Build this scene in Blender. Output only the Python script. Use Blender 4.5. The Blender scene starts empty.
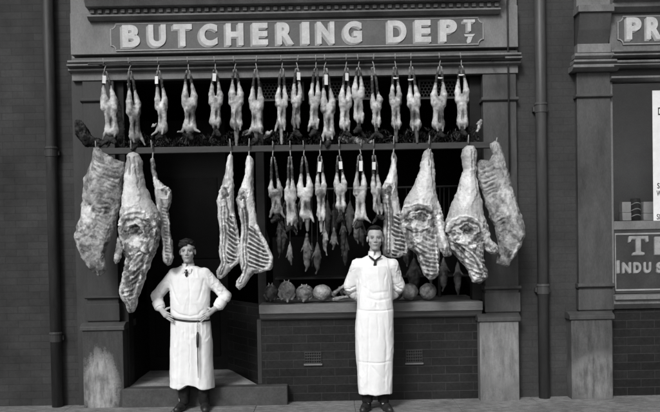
import bpy, math, random
import numpy as np
from mathutils import Vector, Matrix, Euler
R = math.radians
random.seed(7)
SC = bpy.context.scene
COL = SC.collection

# ------------------------------------------------------------------ camera
DIST, EYE, FPX = 8.4, 1.69, 800.0
HORIZ = 240.0                       # picture row of the horizon at the picture's middle
ROLL, PITCH = R(1.02), R(1.2)
AX = HORIZ + FPX * math.tan(PITCH)  # picture row of the optical axis
cam = bpy.data.cameras.new('camera')
camo = bpy.data.objects.new('camera', cam)
COL.objects.link(camo)
cam.sensor_width = 36.0
cam.lens = FPX / 660.0 * 36.0
cam.shift_y = (AX - 206.0) / 660.0
cam.clip_end = 500
CM = Matrix.Rotation(R(90) - PITCH, 4, 'X') @ Matrix.Rotation(-ROLL, 4, 'Z')
CM = Matrix.Translation((0, -DIST, EYE)) @ CM
camo.matrix_world = CM
SC.camera = camo

def P(px, py, Y=0.0):
    """measured picture position -> world point on the plane at depth Y"""
    d = CM.to_3x3() @ Vector(((px - 330.0) / FPX, -(py - AX) / FPX, -1.0))
    t = (Y + DIST) / d.y
    return Vector((0, -DIST, EYE)) + d * t

# ------------------------------------------------------------------ light
world = bpy.data.worlds.new("World"); SC.world = world
world.use_nodes = True
wn, wl = world.node_tree.nodes, world.node_tree.links
bg = wn['Background']
sky = wn.new('ShaderNodeTexSky'); sky.sky_type = 'NISHITA'; sky.sun_disc = False
SUN_EL, SUN_AZ = R(40), R(200)
sky.sun_elevation = SUN_EL; sky.sun_rotation = SUN_AZ
sky.air_density = 1.0; sky.dust_density = 5.0
bw = wn.new('ShaderNodeRGBToBW')
wl.new(sky.outputs[0], bw.inputs[0]); wl.new(bw.outputs[0], bg.inputs[0])
bg.inputs[1].default_value = 0.075
sun = bpy.data.lights.new('sun', 'SUN'); sun.energy = 1.5; sun.angle = R(14)
suno = bpy.data.objects.new('sun', sun); COL.objects.link(suno)
sd = Vector((-0.42, -1.0, 0.78))           # towards the sun: street side, from the left and above
suno.rotation_euler = sd.to_track_quat('Z', 'Y').to_euler()
sky.sun_rotation = math.atan2(sd.x, sd.y)
SC.view_settings.view_transform = 'Standard'
SC.view_settings.look = 'None'
SC.view_settings.gamma = 1
SC.view_settings.exposure = 0.4
SC.view_settings.use_curve_mapping = False

# ------------------------------------------------------------------ materials (a black and white photograph: greys only)
def nodes(name):
    m = bpy.data.materials.new(name); m.use_nodes = True
    n, l = m.node_tree.nodes, m.node_tree.links
    return m, n, l, n['Principled BSDF']

def ramp(n, l, src, a, b, lo=0.3, hi=0.7):
    r = n.new('ShaderNodeMapRange'); r.inputs[1].default_value = lo; r.inputs[2].default_value = hi
    r.inputs[3].default_value = a; r.inputs[4].default_value = b
    l.new(src, r.inputs[0]); return r.outputs[0]

def noise(n, l, scale, detail=6, rough=.6, stretch=None, src='Object'):
    tc = n.new('ShaderNodeTexCoord'); t = n.new('ShaderNodeTexNoise')
    t.inputs['Scale'].default_value = scale; t.inputs['Detail'].default_value = detail; t.inputs['Roughness'].default_value = rough
    if stretch:
        mp = n.new('ShaderNodeMapping'); mp.inputs[3].default_value = stretch
        l.new(tc.outputs[src], mp.inputs[0]); l.new(mp.outputs[0], t.inputs[0])
    else: l.new(tc.outputs[src], t.inputs[0])
    return t.outputs[0]

def mul(n, l, a, b, op='MULTIPLY'):
    m = n.new('ShaderNodeMath'); m.operation = op
    for i, v in enumerate((a, b)):
        if isinstance(v, (int, float)): m.inputs[i].default_value = v
        else: l.new(v, m.inputs[i])
    return m.outputs[0]

def bump(n, l, bs, h, strength=.3, dist=.01):
    b = n.new('ShaderNodeBump'); b.inputs['Strength'].default_value = strength; b.inputs['Distance'].default_value = dist
    l.new(h, b.inputs['Height']); l.new(b.outputs[0], bs.inputs['Normal'])

def grey(name, v, var=.3, scale=6, rough=.6, bmp=.15, spec=.4, stretch=None, fine=60):
    m, n, l, bs = nodes(name)
    a = noise(n, l, scale, 8, .65, stretch); b = noise(n, l, fine, 3, .6, stretch)
    f = mul(n, l, ramp(n, l, a, 1 - var, 1 + var), ramp(n, l, b, 1 - var * .4, 1 + var * .4))
    l.new(mul(n, l, f, v), bs.inputs['Base Color'])
    l.new(ramp(n, l, a, rough - .1, min(1, rough + .1)), bs.inputs['Roughness'])
    bs.inputs['Specular IOR Level'].default_value = spec
    bump(n, l, bs, b, bmp, .004)
    return m

def brick(name, v, mort, w=.235, h=.075, rough=.55, var=.3, spec=.4, bmp=.5, contrast=.25):
    m, n, l, bs = nodes(name)
    tc = n.new('ShaderNodeTexCoord')
    sx = n.new('ShaderNodeSeparateXYZ'); l.new(tc.outputs['Object'], sx.inputs[0])
    cb = n.new('ShaderNodeCombineXYZ')
    add = mul(n, l, sx.outputs[0], sx.outputs[1], 'ADD')
    l.new(add, cb.inputs[0]); l.new(sx.outputs[2], cb.inputs[1])
    br = n.new('ShaderNodeTexBrick'); l.new(cb.outputs[0], br.inputs[0])
    br.inputs['Scale'].default_value = 1.0; br.inputs['Mortar Size'].default_value = .004
    br.inputs['Mortar Smooth'].default_value = .3
    br.inputs['Brick Width'].default_value = w; br.inputs['Row Height'].default_value = h
    br.inputs['Color1'].default_value = (v * (1 - contrast),) * 3 + (1,)
    br.inputs['Color2'].default_value = (v * (1 + contrast),) * 3 + (1,)
    br.inputs['Mortar'].default_value = (mort,) * 3 + (1,)
    a = noise(n, l, 1.3, 8, .7); b = noise(n, l, 40, 4, .7)
    f = mul(n, l, ramp(n, l, a, 1 - var, 1 + var), ramp(n, l, b, .8, 1.2))
    g = n.new('ShaderNodeVectorMath'); g.operation = 'SCALE'
    l.new(br.outputs[0], g.inputs[0]); l.new(f, g.inputs['Scale']); l.new(g.outputs[0], bs.inputs['Base Color'])
    l.new(ramp(n, l, b, rough - .12, rough + .12), bs.inputs['Roughness'])
    bs.inputs['Specular IOR Level'].default_value = spec
    hh = mul(n, l, mul(n, l, br.outputs['Fac'], -1.0), mul(n, l, b, .35), 'ADD')
    bump(n, l, bs, hh, bmp, .006)
    return m

def painted(name, rough=.6, bmp=.25, scale=90, spec=.3, sss=0, stretch=None):
    """colour comes from the mesh's own 'tone' attribute (fat, lean, fur, skin, painted eye-socket shade) with fine noise"""
    m, n, l, bs = nodes(name)
    at = n.new('ShaderNodeAttribute'); at.attribute_name = 'tone'
    b = noise(n, l, scale, 4, .65, stretch)
    l.new(mul(n, l, at.outputs['Fac'], ramp(n, l, b, .84, 1.14)), bs.inputs['Base Color'])
    bs.inputs['Roughness'].default_value = rough
    bs.inputs['Specular IOR Level'].default_value = spec
    bump(n, l, bs, b, bmp, .004)
    return m

def stone(name, v, patch, centre, radius, streak=.3):
    """stone with a worn pale patch of its own shape"""
    m, n, l, bs = nodes(name)
    tc = n.new('ShaderNodeTexCoord')
    a = noise(n, l, 5, 8, .7); s = noise(n, l, 7, 6, .7, (3, 3, .5)); b = noise(n, l, 70, 4, .7)
    dv = n.new('ShaderNodeVectorMath'); dv.operation = 'SUBTRACT'; l.new(tc.outputs['Object'], dv.inputs[0]); dv.inputs[1].default_value = centre
    sc = n.new('ShaderNodeVectorMath'); sc.operation = 'DIVIDE'; l.new(dv.outputs[0], sc.inputs[0]); sc.inputs[1].default_value = radius
    ln = n.new('ShaderNodeVectorMath'); ln.operation = 'LENGTH'; l.new(sc.outputs[0], ln.inputs[0])
    e = mul(n, l, ln.outputs['Value'], mul(n, l, mul(n, l, a, s, 'ADD'), 1.1), 'ADD')
    mask = ramp(n, l, mul(n, l, e, mul(n, l, b, .5), 'ADD'), 1, 0, 2.22, 2.55)
    f = mul(n, l, ramp(n, l, s, 1 - streak, 1 + streak), ramp(n, l, b, .85, 1.15))
    base = mul(n, l, f, v)
    ext = mul(n, l, mul(n, l, mask, patch), ramp(n, l, mul(n, l, a, s, 'MULTIPLY'), .35, 1.5, .15, .35))
    l.new(mul(n, l, base, ext, 'ADD'), bs.inputs['Base Color'])
    bs.inputs['Roughness'].default_value = .75; bs.inputs['Specular IOR Level'].default_value = .25
    bump(n, l, bs, b, .3, .004)
    return m

M = {}
M['wall_brick'] = brick('sooty_brick', .037, .029, var=.5, contrast=.10, bmp=.35, rough=.75, spec=.2)
M['pier_brick'] = brick('pier_brick', .045, .038, var=.35, contrast=.05, bmp=.3, rough=.7, spec=.2)
M['tile'] = brick('glazed_tile', .016, .031, w=.29, h=.088, rough=.45, var=.45, spec=.22, contrast=.22, bmp=.35)
M['paint'] = grey('facade_paint', .165, .34, 2.5, .6, .2, .3, (1.6, 1.6, .8))
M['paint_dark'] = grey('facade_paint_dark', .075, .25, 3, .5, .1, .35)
M['shaft'] = grey('pilaster_paint', .066, .36, 3, .55, .12, .3, (2, 2, .6))
M['sign'] = grey('sign_paint', .10, .28, 3, .5, .08, .35)
M['sign_dark'] = grey('stall_board_paint', .045, .3, 3, .5, .08, .3)
M['letter_dim'] = grey('letter_dim', .30, .25, 8, .6, .05)
M['shade_dim'] = grey('letter_shade_dim', .15, .25, 8, .6, .05)
M['line'] = grey('sign_line', .30, .2, 8, .6, .05)
M['letter'] = grey('letter_face', .52, .2, 8, .6, .05)
M['letter_shade'] = grey('letter_shade', .33, .2, 9, .6, .05)
M['sill'] = grey('sill_wood', .15, .3, 4, .55, .15, .3, (.6, 3, 3))
M['wood_dark'] = grey('dark_wood', .016, .4, 4, .6, .2, .2, (.7, 4, 4))
M['door'] = grey('door_paint', .007, .4, 4, .65, .2, .1, (.7, 4, 4))
M['beam'] = grey('beam_wood', .045, .3, 4, .6, .2, .3, (.7, 4, 4))
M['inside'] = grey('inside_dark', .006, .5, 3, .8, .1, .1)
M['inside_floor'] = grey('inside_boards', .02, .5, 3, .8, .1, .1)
M['iron'] = grey('iron', .04, .3, 12, .5, .2, .4)
M['pipe'] = grey('pipe_paint', .060, .28, 5, .5, .12, .4, (3, 3, .5))
M['steel'] = grey('hook_steel', .30, .3, 20, .35, .05, .6)
M['paper'] = grey('paper_white', .78, .08, 10, .9, .05, .1)
M['step'] = grey('step_stone', .062, .35, 5, .8, .35, .2)
M['lobby'] = grey('lobby_floor', .24, .6, 4, .8, .3, .15)
M['ink'] = grey('black_ink', .015, .2, 10, .7, .02)
M['meat'] = painted('meat', .5, .35, 110, .35)
M['game'] = painted('skinned_game', .5, .25, 120, .3)
M['fur'] = painted('fur', .9, .9, 160, .1, stretch=(1, 1, .3))
M['skin'] = painted('skin', .55, .08, 160, .3)
M['hair'] = painted('hair', .65, .8, 150, .15)
M['cloth'] = grey('white_cotton', .80, .07, 5, .95, .25, .05, fine=240)
M['apron'] = grey('white_apron_cotton', .83, .06, 5, .95, .25, .05, fine=240)
M['trouser'] = grey('dark_wool', .018, .3, 12, .95, .3, .1)
M['leather'] = grey('dark_leather', .02, .4, 14, .45, .2, .5)
M['tie'] = grey('tie_silk', .02, .3, 30, .6, .1, .3)
M['leaf'] = grey('evergreen_leaf', .016, .5, 14, .5, .1, .4)

# ------------------------------------------------------------------ object helpers
def link(o, parent=None):
    COL.objects.link(o)
    if parent is not None: o.parent = parent
    return o

def tag(o, label=None, cat=None, group=None, kind=None):
    if label: o['label'] = label
    if cat: o['category'] = cat
    if group: o['group'] = group
    if kind: o['kind'] = kind
    return o

def thing(name, label, cat, loc=(0, 0, 0), group=None):
    o = bpy.data.objects.new(name, None); o.empty_display_size = .1; o.location = loc
    link(o); return tag(o, label, cat, group)

class MB:
    def __init__(s): s.v = []; s.f = []
    def box(s, x0, x1, y0, y1, z0, z1):
        b = len(s.v)
        s.v += [(x, y, z) for z in (z0, z1) for y in (y0, y1) for x in (x0, x1)]
        s.f += [tuple(b + i for i in q) for q in ((0, 2, 3, 1), (4, 5, 7, 6), (0, 1, 5, 4), (2, 6, 7, 3), (0, 4, 6, 2), (1, 3, 7, 5))]
        return s
    def prism(s, prof, x0, x1):
        """profile of (y, z) swept along x"""
        b = len(s.v); n = len(prof)
        for x in (x0, x1): s.v += [(x, y, z) for y, z in prof]
        s.f.append(tuple(b + i for i in range(n - 1, -1, -1))); s.f.append(tuple(b + n + i for i in range(n)))
        for i in range(n):
            j = (i + 1) % n
            s.f.append((b + i, b + j, b + n + j, b + n + i))
        return s
    def poly(s, pts, y0, y1):
        """outline of (x, z) with thickness in y"""
        b = len(s.v); n = len(pts)
        for y in (y0, y1): s.v += [(x, y, z) for x, z in pts]
        s.f.append(tuple(b + i for i in range(n))); s.f.append(tuple(b + n + i for i in range(n - 1, -1, -1)))
        for i in range(n):
            j = (i + 1) % n
            s.f.append((b + j, b + i, b + n + i, b + n + j))
        return s
    def tube(s, pts, r, n=8):
        b = len(s.v); pts = [Vector(p) for p in pts]; k = len(pts)
        rr = r if isinstance(r, (list, tuple)) else [r] * k
        up = None
        for i, p in enumerate(pts):
            t = (pts[min(i + 1, k - 1)] - pts[max(i - 1, 0)]).normalized()
            if up is None: up = t.orthogonal().normalized()
            up = (up - t * up.dot(t)).normalized(); w = t.cross(up)
            for q in range(n):
                a = 2 * math.pi * q / n
                s.v.append(tuple(p + (up * math.cos(a) + w * math.sin(a)) * rr[i]))
        for i in range(k - 1):
            for q in range(n):
                q2 = (q + 1) % n
                s.f.append((b + i * n + q, b + i * n + q2, b + (i + 1) * n + q2, b + (i + 1) * n + q))
        s.f.append(tuple(b + q for q in range(n - 1, -1, -1))); s.f.append(tuple(b + (k - 1) * n + q for q in range(n)))
        return s
    def build(s, name, mat, parent=None, bevel=0, smooth=False, loc=None):
        me = bpy.data.meshes.new(name); me.from_pydata([tuple(v) for v in s.v], [], s.f); me.validate()
        me.materials.append(mat)
        if smooth:
            me.polygons.foreach_set('use_smooth', [True] * len(me.polygons))
        o = link(bpy.data.objects.new(name, me), parent)
        if loc is not None: o.location = loc
        if bevel:
            md = o.modifiers.new('bevel', 'BEVEL'); md.width = bevel; md.segments = 2; md.limit_method = 'ANGLE'
        if smooth and bevel == 0: pass
        return o

def X(px, py, Y=0.): return P(px, py, Y).x
def Z(px, py, Y=0.): return P(px, py, Y).z

# ------------------------------------------------------------------ sculpting field: blended solids turned into one continuous mesh
_rng = np.random.RandomState(3)
_lat = _rng.rand(64, 64, 64).astype(np.float32)
def vnoise(p):
    i = np.floor(p).astype(int); f = p - i; f = f * f * (3 - 2 * f)
    out = 0
    for dx in (0, 1):
        for dy in (0, 1):
            for dz in (0, 1):
                w = (f[:, 0] if dx else 1 - f[:, 0]) * (f[:, 1] if dy else 1 - f[:, 1]) * (f[:, 2] if dz else 1 - f[:, 2])
                out = out + w * _lat[(i[:, 0] + dx) % 64, (i[:, 1] + dy) % 64, (i[:, 2] + dz) % 64]
    return out * 2 - 1
def fbm(p, scale, octs=4, seed=0, stretch=(1, 1, 1)):
    q = np.asarray(p) * np.array(stretch) * scale + seed * 7.31 + 31
    out = 0; a = 1
    for k in range(octs):
        out = out + a * vnoise(q); q = q * 2.03 + 5.7; a *= .55
    return out

class Field:
    def __init__(s, lo, hi, res):
        s.lo = np.array(lo, float); s.res = res
        s.n = np.ceil((np.array(hi) - s.lo) / res).astype(int) + 1
        s.A = np.full(s.n, 10.0, np.float32)
        s.ax = [s.lo[i] + res * np.arange(s.n[i]) for i in range(3)]
    def sub(s, lo, hi):
        sl = []
        for i in range(3):
            a = int(max(0, math.floor((lo[i] - s.lo[i]) / s.res))); b = int(min(s.n[i], math.ceil((hi[i] - s.lo[i]) / s.res) + 1))
            if b <= a: return None
            sl.append(slice(a, b))
        g = np.meshgrid(*[s.ax[i][sl[i]] for i in range(3)], indexing='ij', sparse=True)
        return tuple(sl), g
    def comb(s, sl, d, k, cut):
        a = s.A[sl]
        if cut: d = -d; a2 = -a; h = np.clip(.5 + .5 * (a2 - (-d)) / max(k, 1e-6), 0, 1) if False else None
        if cut:
            # smooth max(a, d)
            h = np.clip(.5 - .5 * (a - d) / max(k, 1e-6), 0, 1)
            s.A[sl] = (a * (1 - h) + d * h + k * h * (1 - h)).astype(np.float32)
        else:
            h = np.clip(.5 + .5 * (a - d) / max(k, 1e-6), 0, 1)
            s.A[sl] = (a * (1 - h) + d * h - k * h * (1 - h)).astype(np.float32)
    def cap(s, a, b, ra, rb=None, k=.01, ys=1.0, cut=False):
        a = np.array(a, float); b = np.array(b, float); rb = ra if rb is None else rb
        r = max(ra, rb); m = r * max(1, ys) + k + 3 * s.res
        q = s.sub(np.minimum(a, b) - m, np.maximum(a, b) + m)
        if q is None: return s
        sl, (x, y, z) = q
        y0 = (a[1] + b[1]) / 2
        fy = lambda v: y0 + (v - y0) / ys
        ay, by = fy(a[1]), fy(b[1])
        ab = np.array([b[0] - a[0], by - ay, b[2] - a[2]]); L = max((ab ** 2).sum(), 1e-12)
        yy = fy(y)
        t = np.clip(((x - a[0]) * ab[0] + (yy - ay) * ab[1] + (z - a[2]) * ab[2]) / L, 0, 1)
        d = np.sqrt((x - a[0] - t * ab[0]) ** 2 + (yy - ay - t * ab[1]) ** 2 + (z - a[2] - t * ab[2]) ** 2) - (ra + (rb - ra) * t)
        s.comb(sl, d, k, cut); return s
    def ell(s, c, r, k=.01, cut=False, rot=0.0):
        c = np.array(c, float); r = np.array(r, float); m = max(r) + k + 3 * s.res
        q = s.sub(c - m, c + m)
        if q is None: return s
        sl, (x, y, z) = q
        x = x - c[0]; y = y - c[1]; z = z - c[2]
        if rot: ca, sa = math.cos(rot), math.sin(rot); x, z = x * ca + z * sa, -x * sa + z * ca
        k0 = np.sqrt((x / r[0]) ** 2 + (y / r[1]) ** 2 + (z / r[2]) ** 2)
        k1 = np.sqrt((x / r[0] ** 2) ** 2 + (y / r[1] ** 2) ** 2 + (z / r[2] ** 2) ** 2) + 1e-9
        s.comb(sl, k0 * (k0 - 1) / k1, k, cut); return s
    def loft(s, secs, k=.01, power=2.3):
        """secs: rows of (z, centre x, centre y, half width, half depth), any order"""
        secs = sorted(secs); zs = np.array([q[0] for q in secs]); D = np.array(secs)
        m = .05 + k
        lo = (min(D[:, 1] - D[:, 3]) - m, min(D[:, 2] - D[:, 4]) - m, zs[0] - m); hi = (max(D[:, 1] + D[:, 3]) + m, max(D[:, 2] + D[:, 4]) + m, zs[-1] + m)
        sl, (x, y, z) = s.sub(lo, hi)
        zf = z.ravel(); it = lambda c: np.interp(zf, zs, D[:, c]).reshape(1, 1, -1)
        cx, cy, a, b = it(1), it(2), it(3), it(4)
        e = (np.abs((x - cx) / a) ** power + np.abs((y - cy) / b) ** power) ** (1 / power)
        d = (e - 1) * np.minimum(a, b)
        d = np.maximum(d, np.maximum(zs[0] - z, z - zs[-1]))
        s.comb(sl, d, k, False); return s
    def mesh(s):
        A = s.A; S = A < 0
        nx, ny, nz = A.shape
        cnt = np.zeros((nx - 1, ny - 1, nz - 1), np.int8)
        for dx in (0, 1):
            for dy in (0, 1):
                for dz in (0, 1): cnt += S[dx:nx - 1 + dx, dy:ny - 1 + dy, dz:nz - 1 + dz]
        mask = (cnt > 0) & (cnt < 8)
        idx = np.argwhere(mask); vid = np.full(mask.shape, -1, np.int32); vid[mask] = np.arange(len(idx))
        cor = [(dx, dy, dz) for dx in (0, 1) for dy in (0, 1) for dz in (0, 1)]
        val = {c: A[idx[:, 0] + c[0], idx[:, 1] + c[1], idx[:, 2] + c[2]] for c in cor}
        acc = np.zeros((len(idx), 3)); num = np.zeros(len(idx))
        for a in cor:
            for ax in range(3):
                if a[ax]: continue
                b = list(a); b[ax] = 1; b = tuple(b)
                va, vb = val[a], val[b]; cr = (va < 0) != (vb < 0)
                t = np.where(cr, va / np.where(cr, va - vb, 1), 0)
                p = np.tile(np.array(a, float), (len(idx), 1)); p[:, ax] += t
                acc += p * cr[:, None]; num += cr
        V = (idx + acc / num[:, None]) * s.res + s.lo
        F = []
        for ax in range(3):
            o1, o2 = (ax + 1) % 3, (ax + 2) % 3
            s0 = [slice(1, -1)] * 3; s0[ax] = slice(0, -1); s1 = list(s0); s1[ax] = slice(1, None)
            # cell index == grid index for the low corner
            lo_, hi_ = S[tuple(s0)], S[tuple(s1)]
            e = np.argwhere(lo_ != hi_); pos = lo_[tuple(e.T)]
            off = np.ones(3, int); off[ax] = 0; e = e + off
            def cell(d1, d2):
                q = e.copy(); q[:, o1] += d1; q[:, o2] += d2
                return vid[q[:, 0], q[:, 1], q[:, 2]]
            quad = np.stack([cell(-1, -1), cell(0, -1), cell(0, 0), cell(-1, 0)], 1)
            quad[~pos] = quad[~pos][:, ::-1]
            F.append(quad)
        F = np.concatenate(F); F = F[(F >= 0).all(1)]
        return V, F

def vnormals(V, F):
    n = np.cross(V[F[:, 2]] - V[F[:, 0]], V[F[:, 3]] - V[F[:, 1]])
    N = np.zeros_like(V)
    for i in range(4): np.add.at(N, F[:, i], n)
    return N / (np.linalg.norm(N, axis=1)[:, None] + 1e-12)

def relax(V, F, it=1, lam=.5):
    for _ in range(it):
        A = np.zeros_like(V); c = np.zeros(len(V))
        for i in range(4):
            for j in ((i + 1) % 4, (i + 3) % 4):
                np.add.at(A, F[:, i], V[F[:, j]]); np.add.at(c, F[:, i], 1)
        V = V + lam * (A / np.maximum(c, 1)[:, None] - V)
    return V

def npmesh(name, V, F, mat, parent=None, tone=None):
    me = bpy.data.meshes.new(name)
    me.vertices.add(len(V)); me.vertices.foreach_set('co', V.astype(np.float32).ravel())
    me.loops.add(len(F) * 4); me.loops.foreach_set('vertex_index', F.astype(np.int32).ravel())
    me.polygons.add(len(F)); me.polygons.foreach_set('loop_start', np.arange(0, len(F) * 4, 4, dtype=np.int32))
    me.polygons.foreach_set('use_smooth', np.ones(len(F), bool))
    me.update(calc_edges=True)
    if tone is not None:
        at = me.attributes.new('tone', 'FLOAT', 'POINT'); at.data.foreach_set('value', np.clip(tone, .002, .9).astype(np.float32))
    me.materials.append(mat)
    return link(bpy.data.objects.new(name, me), parent)

# local design frames: picture measurements -> metres on an upright sheet through the thing, depth y separate
class Frame:
    def __init__(s, px, py, Y):
        s.px, s.py, s.Y = px, py, Y; s.s = (DIST + Y) / FPX; s.loc = P(px, py, Y)
    def __call__(s, px, py, y=0.): return ((px - s.px) * s.s, y, -(py - s.py) * s.s)
    def place(s, o): o.location = s.loc; o.rotation_euler = (0, ROLL, 0); return o
    def pix(s, V): return V[:, 0] / s.s + s.px, -V[:, 2] / s.s + s.py

# ------------------------------------------------------------------ ground
GZ = 0.0
mg, n, l, bs = nodes('pavement_stone')
a = noise(n, l, 1.6, 8, .7); b = noise(n, l, 9, 8, .75, (1, 2.2, 1)); c = noise(n, l, 80, 3, .6)
l.new(mul(n, l, mul(n, l, ramp(n, l, a, .7, 1.3), ramp(n, l, b, .45, 1.6)), ramp(n, l, c, .15, .23)), bs.inputs['Base Color'])
bs.inputs['Roughness'].default_value = .8; bs.inputs['Specular IOR Level'].default_value = .2
bump(n, l, bs, b, .4, .01)
M['pavement'] = mg
M['road'] = grey('road_dirt', .07, .3, 3, .9, .3, .15)
zr = Z(360, 401.5)     # wall foot
pav = MB(); x = -9.0; rr = random.Random(2)
gl = MB().box(-60, 60, -60, 30, -.30, -.13).build('road', M['road']); tag(gl, kind='structure')
while x < 9:
    w = rr.uniform(.75, 1.15); y = 0.35
    while y > -2.6:
        d = rr.uniform(.5, .8); dz = rr.uniform(-.003, .003)
        pav.box(x + .0012, x + w - .0012, max(y - d, -2.6) + .0012, y - .0012, -.12, dz * .4); y -= d
    x += w
o = pav.build('pavement', M['pavement'], bevel=.004); tag(o, kind='structure')
o = MB().box(-9, 9, -2.6, .4, -.135, -.012).build('ground', M['road']); tag(o, kind='structure')
o = MB().box(-9, 9, -2.78, -2.605, -.14, .002).build('kerb', M['step'], bevel=.01); tag(o, kind='structure')

# ------------------------------------------------------------------ shopfront
shop = thing('shop_building', 'butchering department shopfront with dark glazed bricks, open window and recessed doorway', 'building')
TOPZ = 6.2
def zb(py, px=300, Y=0.): return Z(px, py, Y)
def xb(px, py=200, Y=0.): return X(px, py, Y)
xa, x1, x2 = xb(75), xb(118), xb(483)            # opening edges
x3, x4, x5, x6 = xb(516), xb(576), xb(609), 6.5
ztop = zb(75)
part = lambda name, mat, mb, bevel=.004, parent=shop: mb.build(name, M[mat], parent, bevel=bevel)
# brickwork
part('brick_wall', 'wall_brick', MB().box(-6.5, xa, 0, .35, -.05, TOPZ), 0)
part('brick_pier', 'pier_brick', MB().box(x3, x4, 0, .35, -.05, TOPZ), 0)
# wall above the opening behind the fascia
part('upper_wall', 'paint', MB().box(xa, x3, 0.002, .35, ztop, TOPZ), 0)
# pilasters of the shop
def pilaster(px0, px1, plinth, cap_y, lock, name='pilaster', mat='shaft', stain=None):
    xl, xr = px0, px1
    zc = zb(cap_y)
    p = part(name, mat, MB().box(xl, xr, -.07, .34, -.05, zc))
    q0, q1, pyt = plinth
    zt = lock(pyt)
    m = MB().box(q0, q1, -.165, .335, -.05, zt - .075)
    m.build('plinth', stain or M['step'], p, bevel=.006)
    c = MB().prism([(-.185, zt - .073), (-.185, zt - .035), (-.155, zt - .02), (-.10, zt), (.33, zt), (.33, zt - .073)], q0 - .02, q1 + .02)
    c.build('plinth_cap', M['shaft'], p, bevel=.004)
    return p
zl1 = lambda y: Z(105, y, -.16); zl2 = lambda y: Z(500, y, -.16); zl3 = lambda y: Z(592, y, -.16)
st1 = stone('plinth_stone_pale_patch', .046, .20, (xb(105, 380), -.16, .22), (.17, .3, .36))
st2 = stone('plinth_stone_grey', .15, .05, (xb(500, 370), -.16, .5), (.3, .3, .35), .3)
st3 = stone('plinth_stone_scuffed', .080, .075, (xb(592, 370), -.16, .22), (.3, .3, .25), .4)
M['shaft_left'] = grey('pilaster_paint_dark', .036, .3, 3, .55, .12, .3, (2, 2, .6))  # darker tone of the pilaster paint, for the left-hand parts
pl1 = pilaster(xb(87), xb(118), (X(83, 360, -.16), X(123.5, 360, -.16), 323), 75, zl1, mat='shaft_left', stain=st1)
pl2 = pilaster(xb(483), xb(516), (X(480, 360, -.16), X(519, 360, -.16), 314), 75, zl2, stain=st2)
pl3 = pilaster(x4, x5, (X(571.5, 360, -.16), X(612.5, 360, -.16), 312), 70, zl3, stain=st3)
# bands round the pilasters: capitals, necking, lower block mouldings
def band(p, xl, xr, z0, z1, out, over=.02, mat='shaft'):
    MB().prism([(-.07 - out, z0 + (z1 - z0) * .35), (-.07 - out, z1), (.33, z1), (.33, z0), (-.07 - out * .35, z0)], xl - over, xr + over).build('moulding', M[mat], p, bevel=.004)
for p, xl, xr, cx, ys, mt in ((pl1, xb(87), xb(118), 103, ((98, 102), (296, 299)), 'shaft_left'),
                          (pl2, xb(483), xb(516), 498, ((97, 101), (286, 290)), 'shaft'),
                          (pl3, x4, x5, 592, ((94, 97.5), (283.5, 288)), 'shaft')):
    for i, (ya, yb) in enumerate(ys):
        band(p, xl, xr, Z(cx, yb, -.1), Z(cx, ya, -.1), .03 + .01 * i, mat=mt)
for p, xl, xr, cx, ya, yb, mt in ((pl1, xb(87), xb(118), 103, 304, 321, 'shaft_left'), (pl2, xb(483), xb(516), 498, 293, 312, 'shaft'), (pl3, x4, x5, 592, 290, 310, 'shaft')):
    MB().box(xl - .012, xr + .012, -.09, .32, Z(cx, yb, -.1), Z(cx, ya, -.1)).build('block', M[mt], p, bevel=.004)
# thin panelled strip beside the left pilaster
part('edge_strip', 'shaft_left', MB().box(xa, xb(87), -.03, .345, -.05, zb(75) - .001))
# entablature (one profile swept along the shop)
XE0, XE1 = xb(74, 60), xb(516, 60)
part('fascia', 'paint', MB().box(XE0, XE1, -.10, 0, zb(53), zb(12)))
def cornice(x0, x1, ref, rows, parent=shop, mat='paint'):
    for ya, yb, out in rows:
        zt, z0 = Z(ref, ya, -.15), Z(ref, yb, -.15); h = zt - z0
        MB().prism([(.0, z0), (-.05 - out * .5, z0), (-.07 - out, z0 + h * .45), (-.07 - out, zt), (0, zt)], x0, x1).build('cornice_moulding', M[mat], parent, bevel=.003)
cornice(XE0 - .02, XE1 + .02, 330, ((56, 59.5, .09), (60.5, 63.5, .12), (64, 67.5, .07)))
part('frieze_band', 'paint', MB().box(XE0, XE1, -.085, -.001, Z(330, 76, -.1), Z(330, 67.8, -.1)))
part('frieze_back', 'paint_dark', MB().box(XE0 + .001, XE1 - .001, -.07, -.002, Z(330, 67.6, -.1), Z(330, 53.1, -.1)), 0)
# cornice over the fascia with dentils
XC0, XC1 = xb(92, 10), xb(497, 10)
cz = lambda y: Z(330, y, -.2)
part('cornice', 'paint', MB().prism([(-.101, cz(15)), (-.14, cz(15)), (-.19, cz(12)), (-.19, cz(10.5)), (-.15, cz(10)), (-.15, cz(4)), (-.24, cz(3.4)), (-.30, cz(-4)), (-.34, cz(-8)), (-.34, cz(-12)), (-.05, cz(-16)), (-.05, cz(11)), (-.101, cz(11.1))], XC0, XC1), .003)
x = XC0 + .03
while x < XC1 - .06:
    part('dentil', 'paint', MB().box(x, x + .045, -.185, -.1505, cz(8.6), cz(4.6)), .008); x += .078
part('upper_fascia', 'paint', MB().box(XE0, XE1, -.06, 0, zb(12) + .001, TOPZ), 0)
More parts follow.
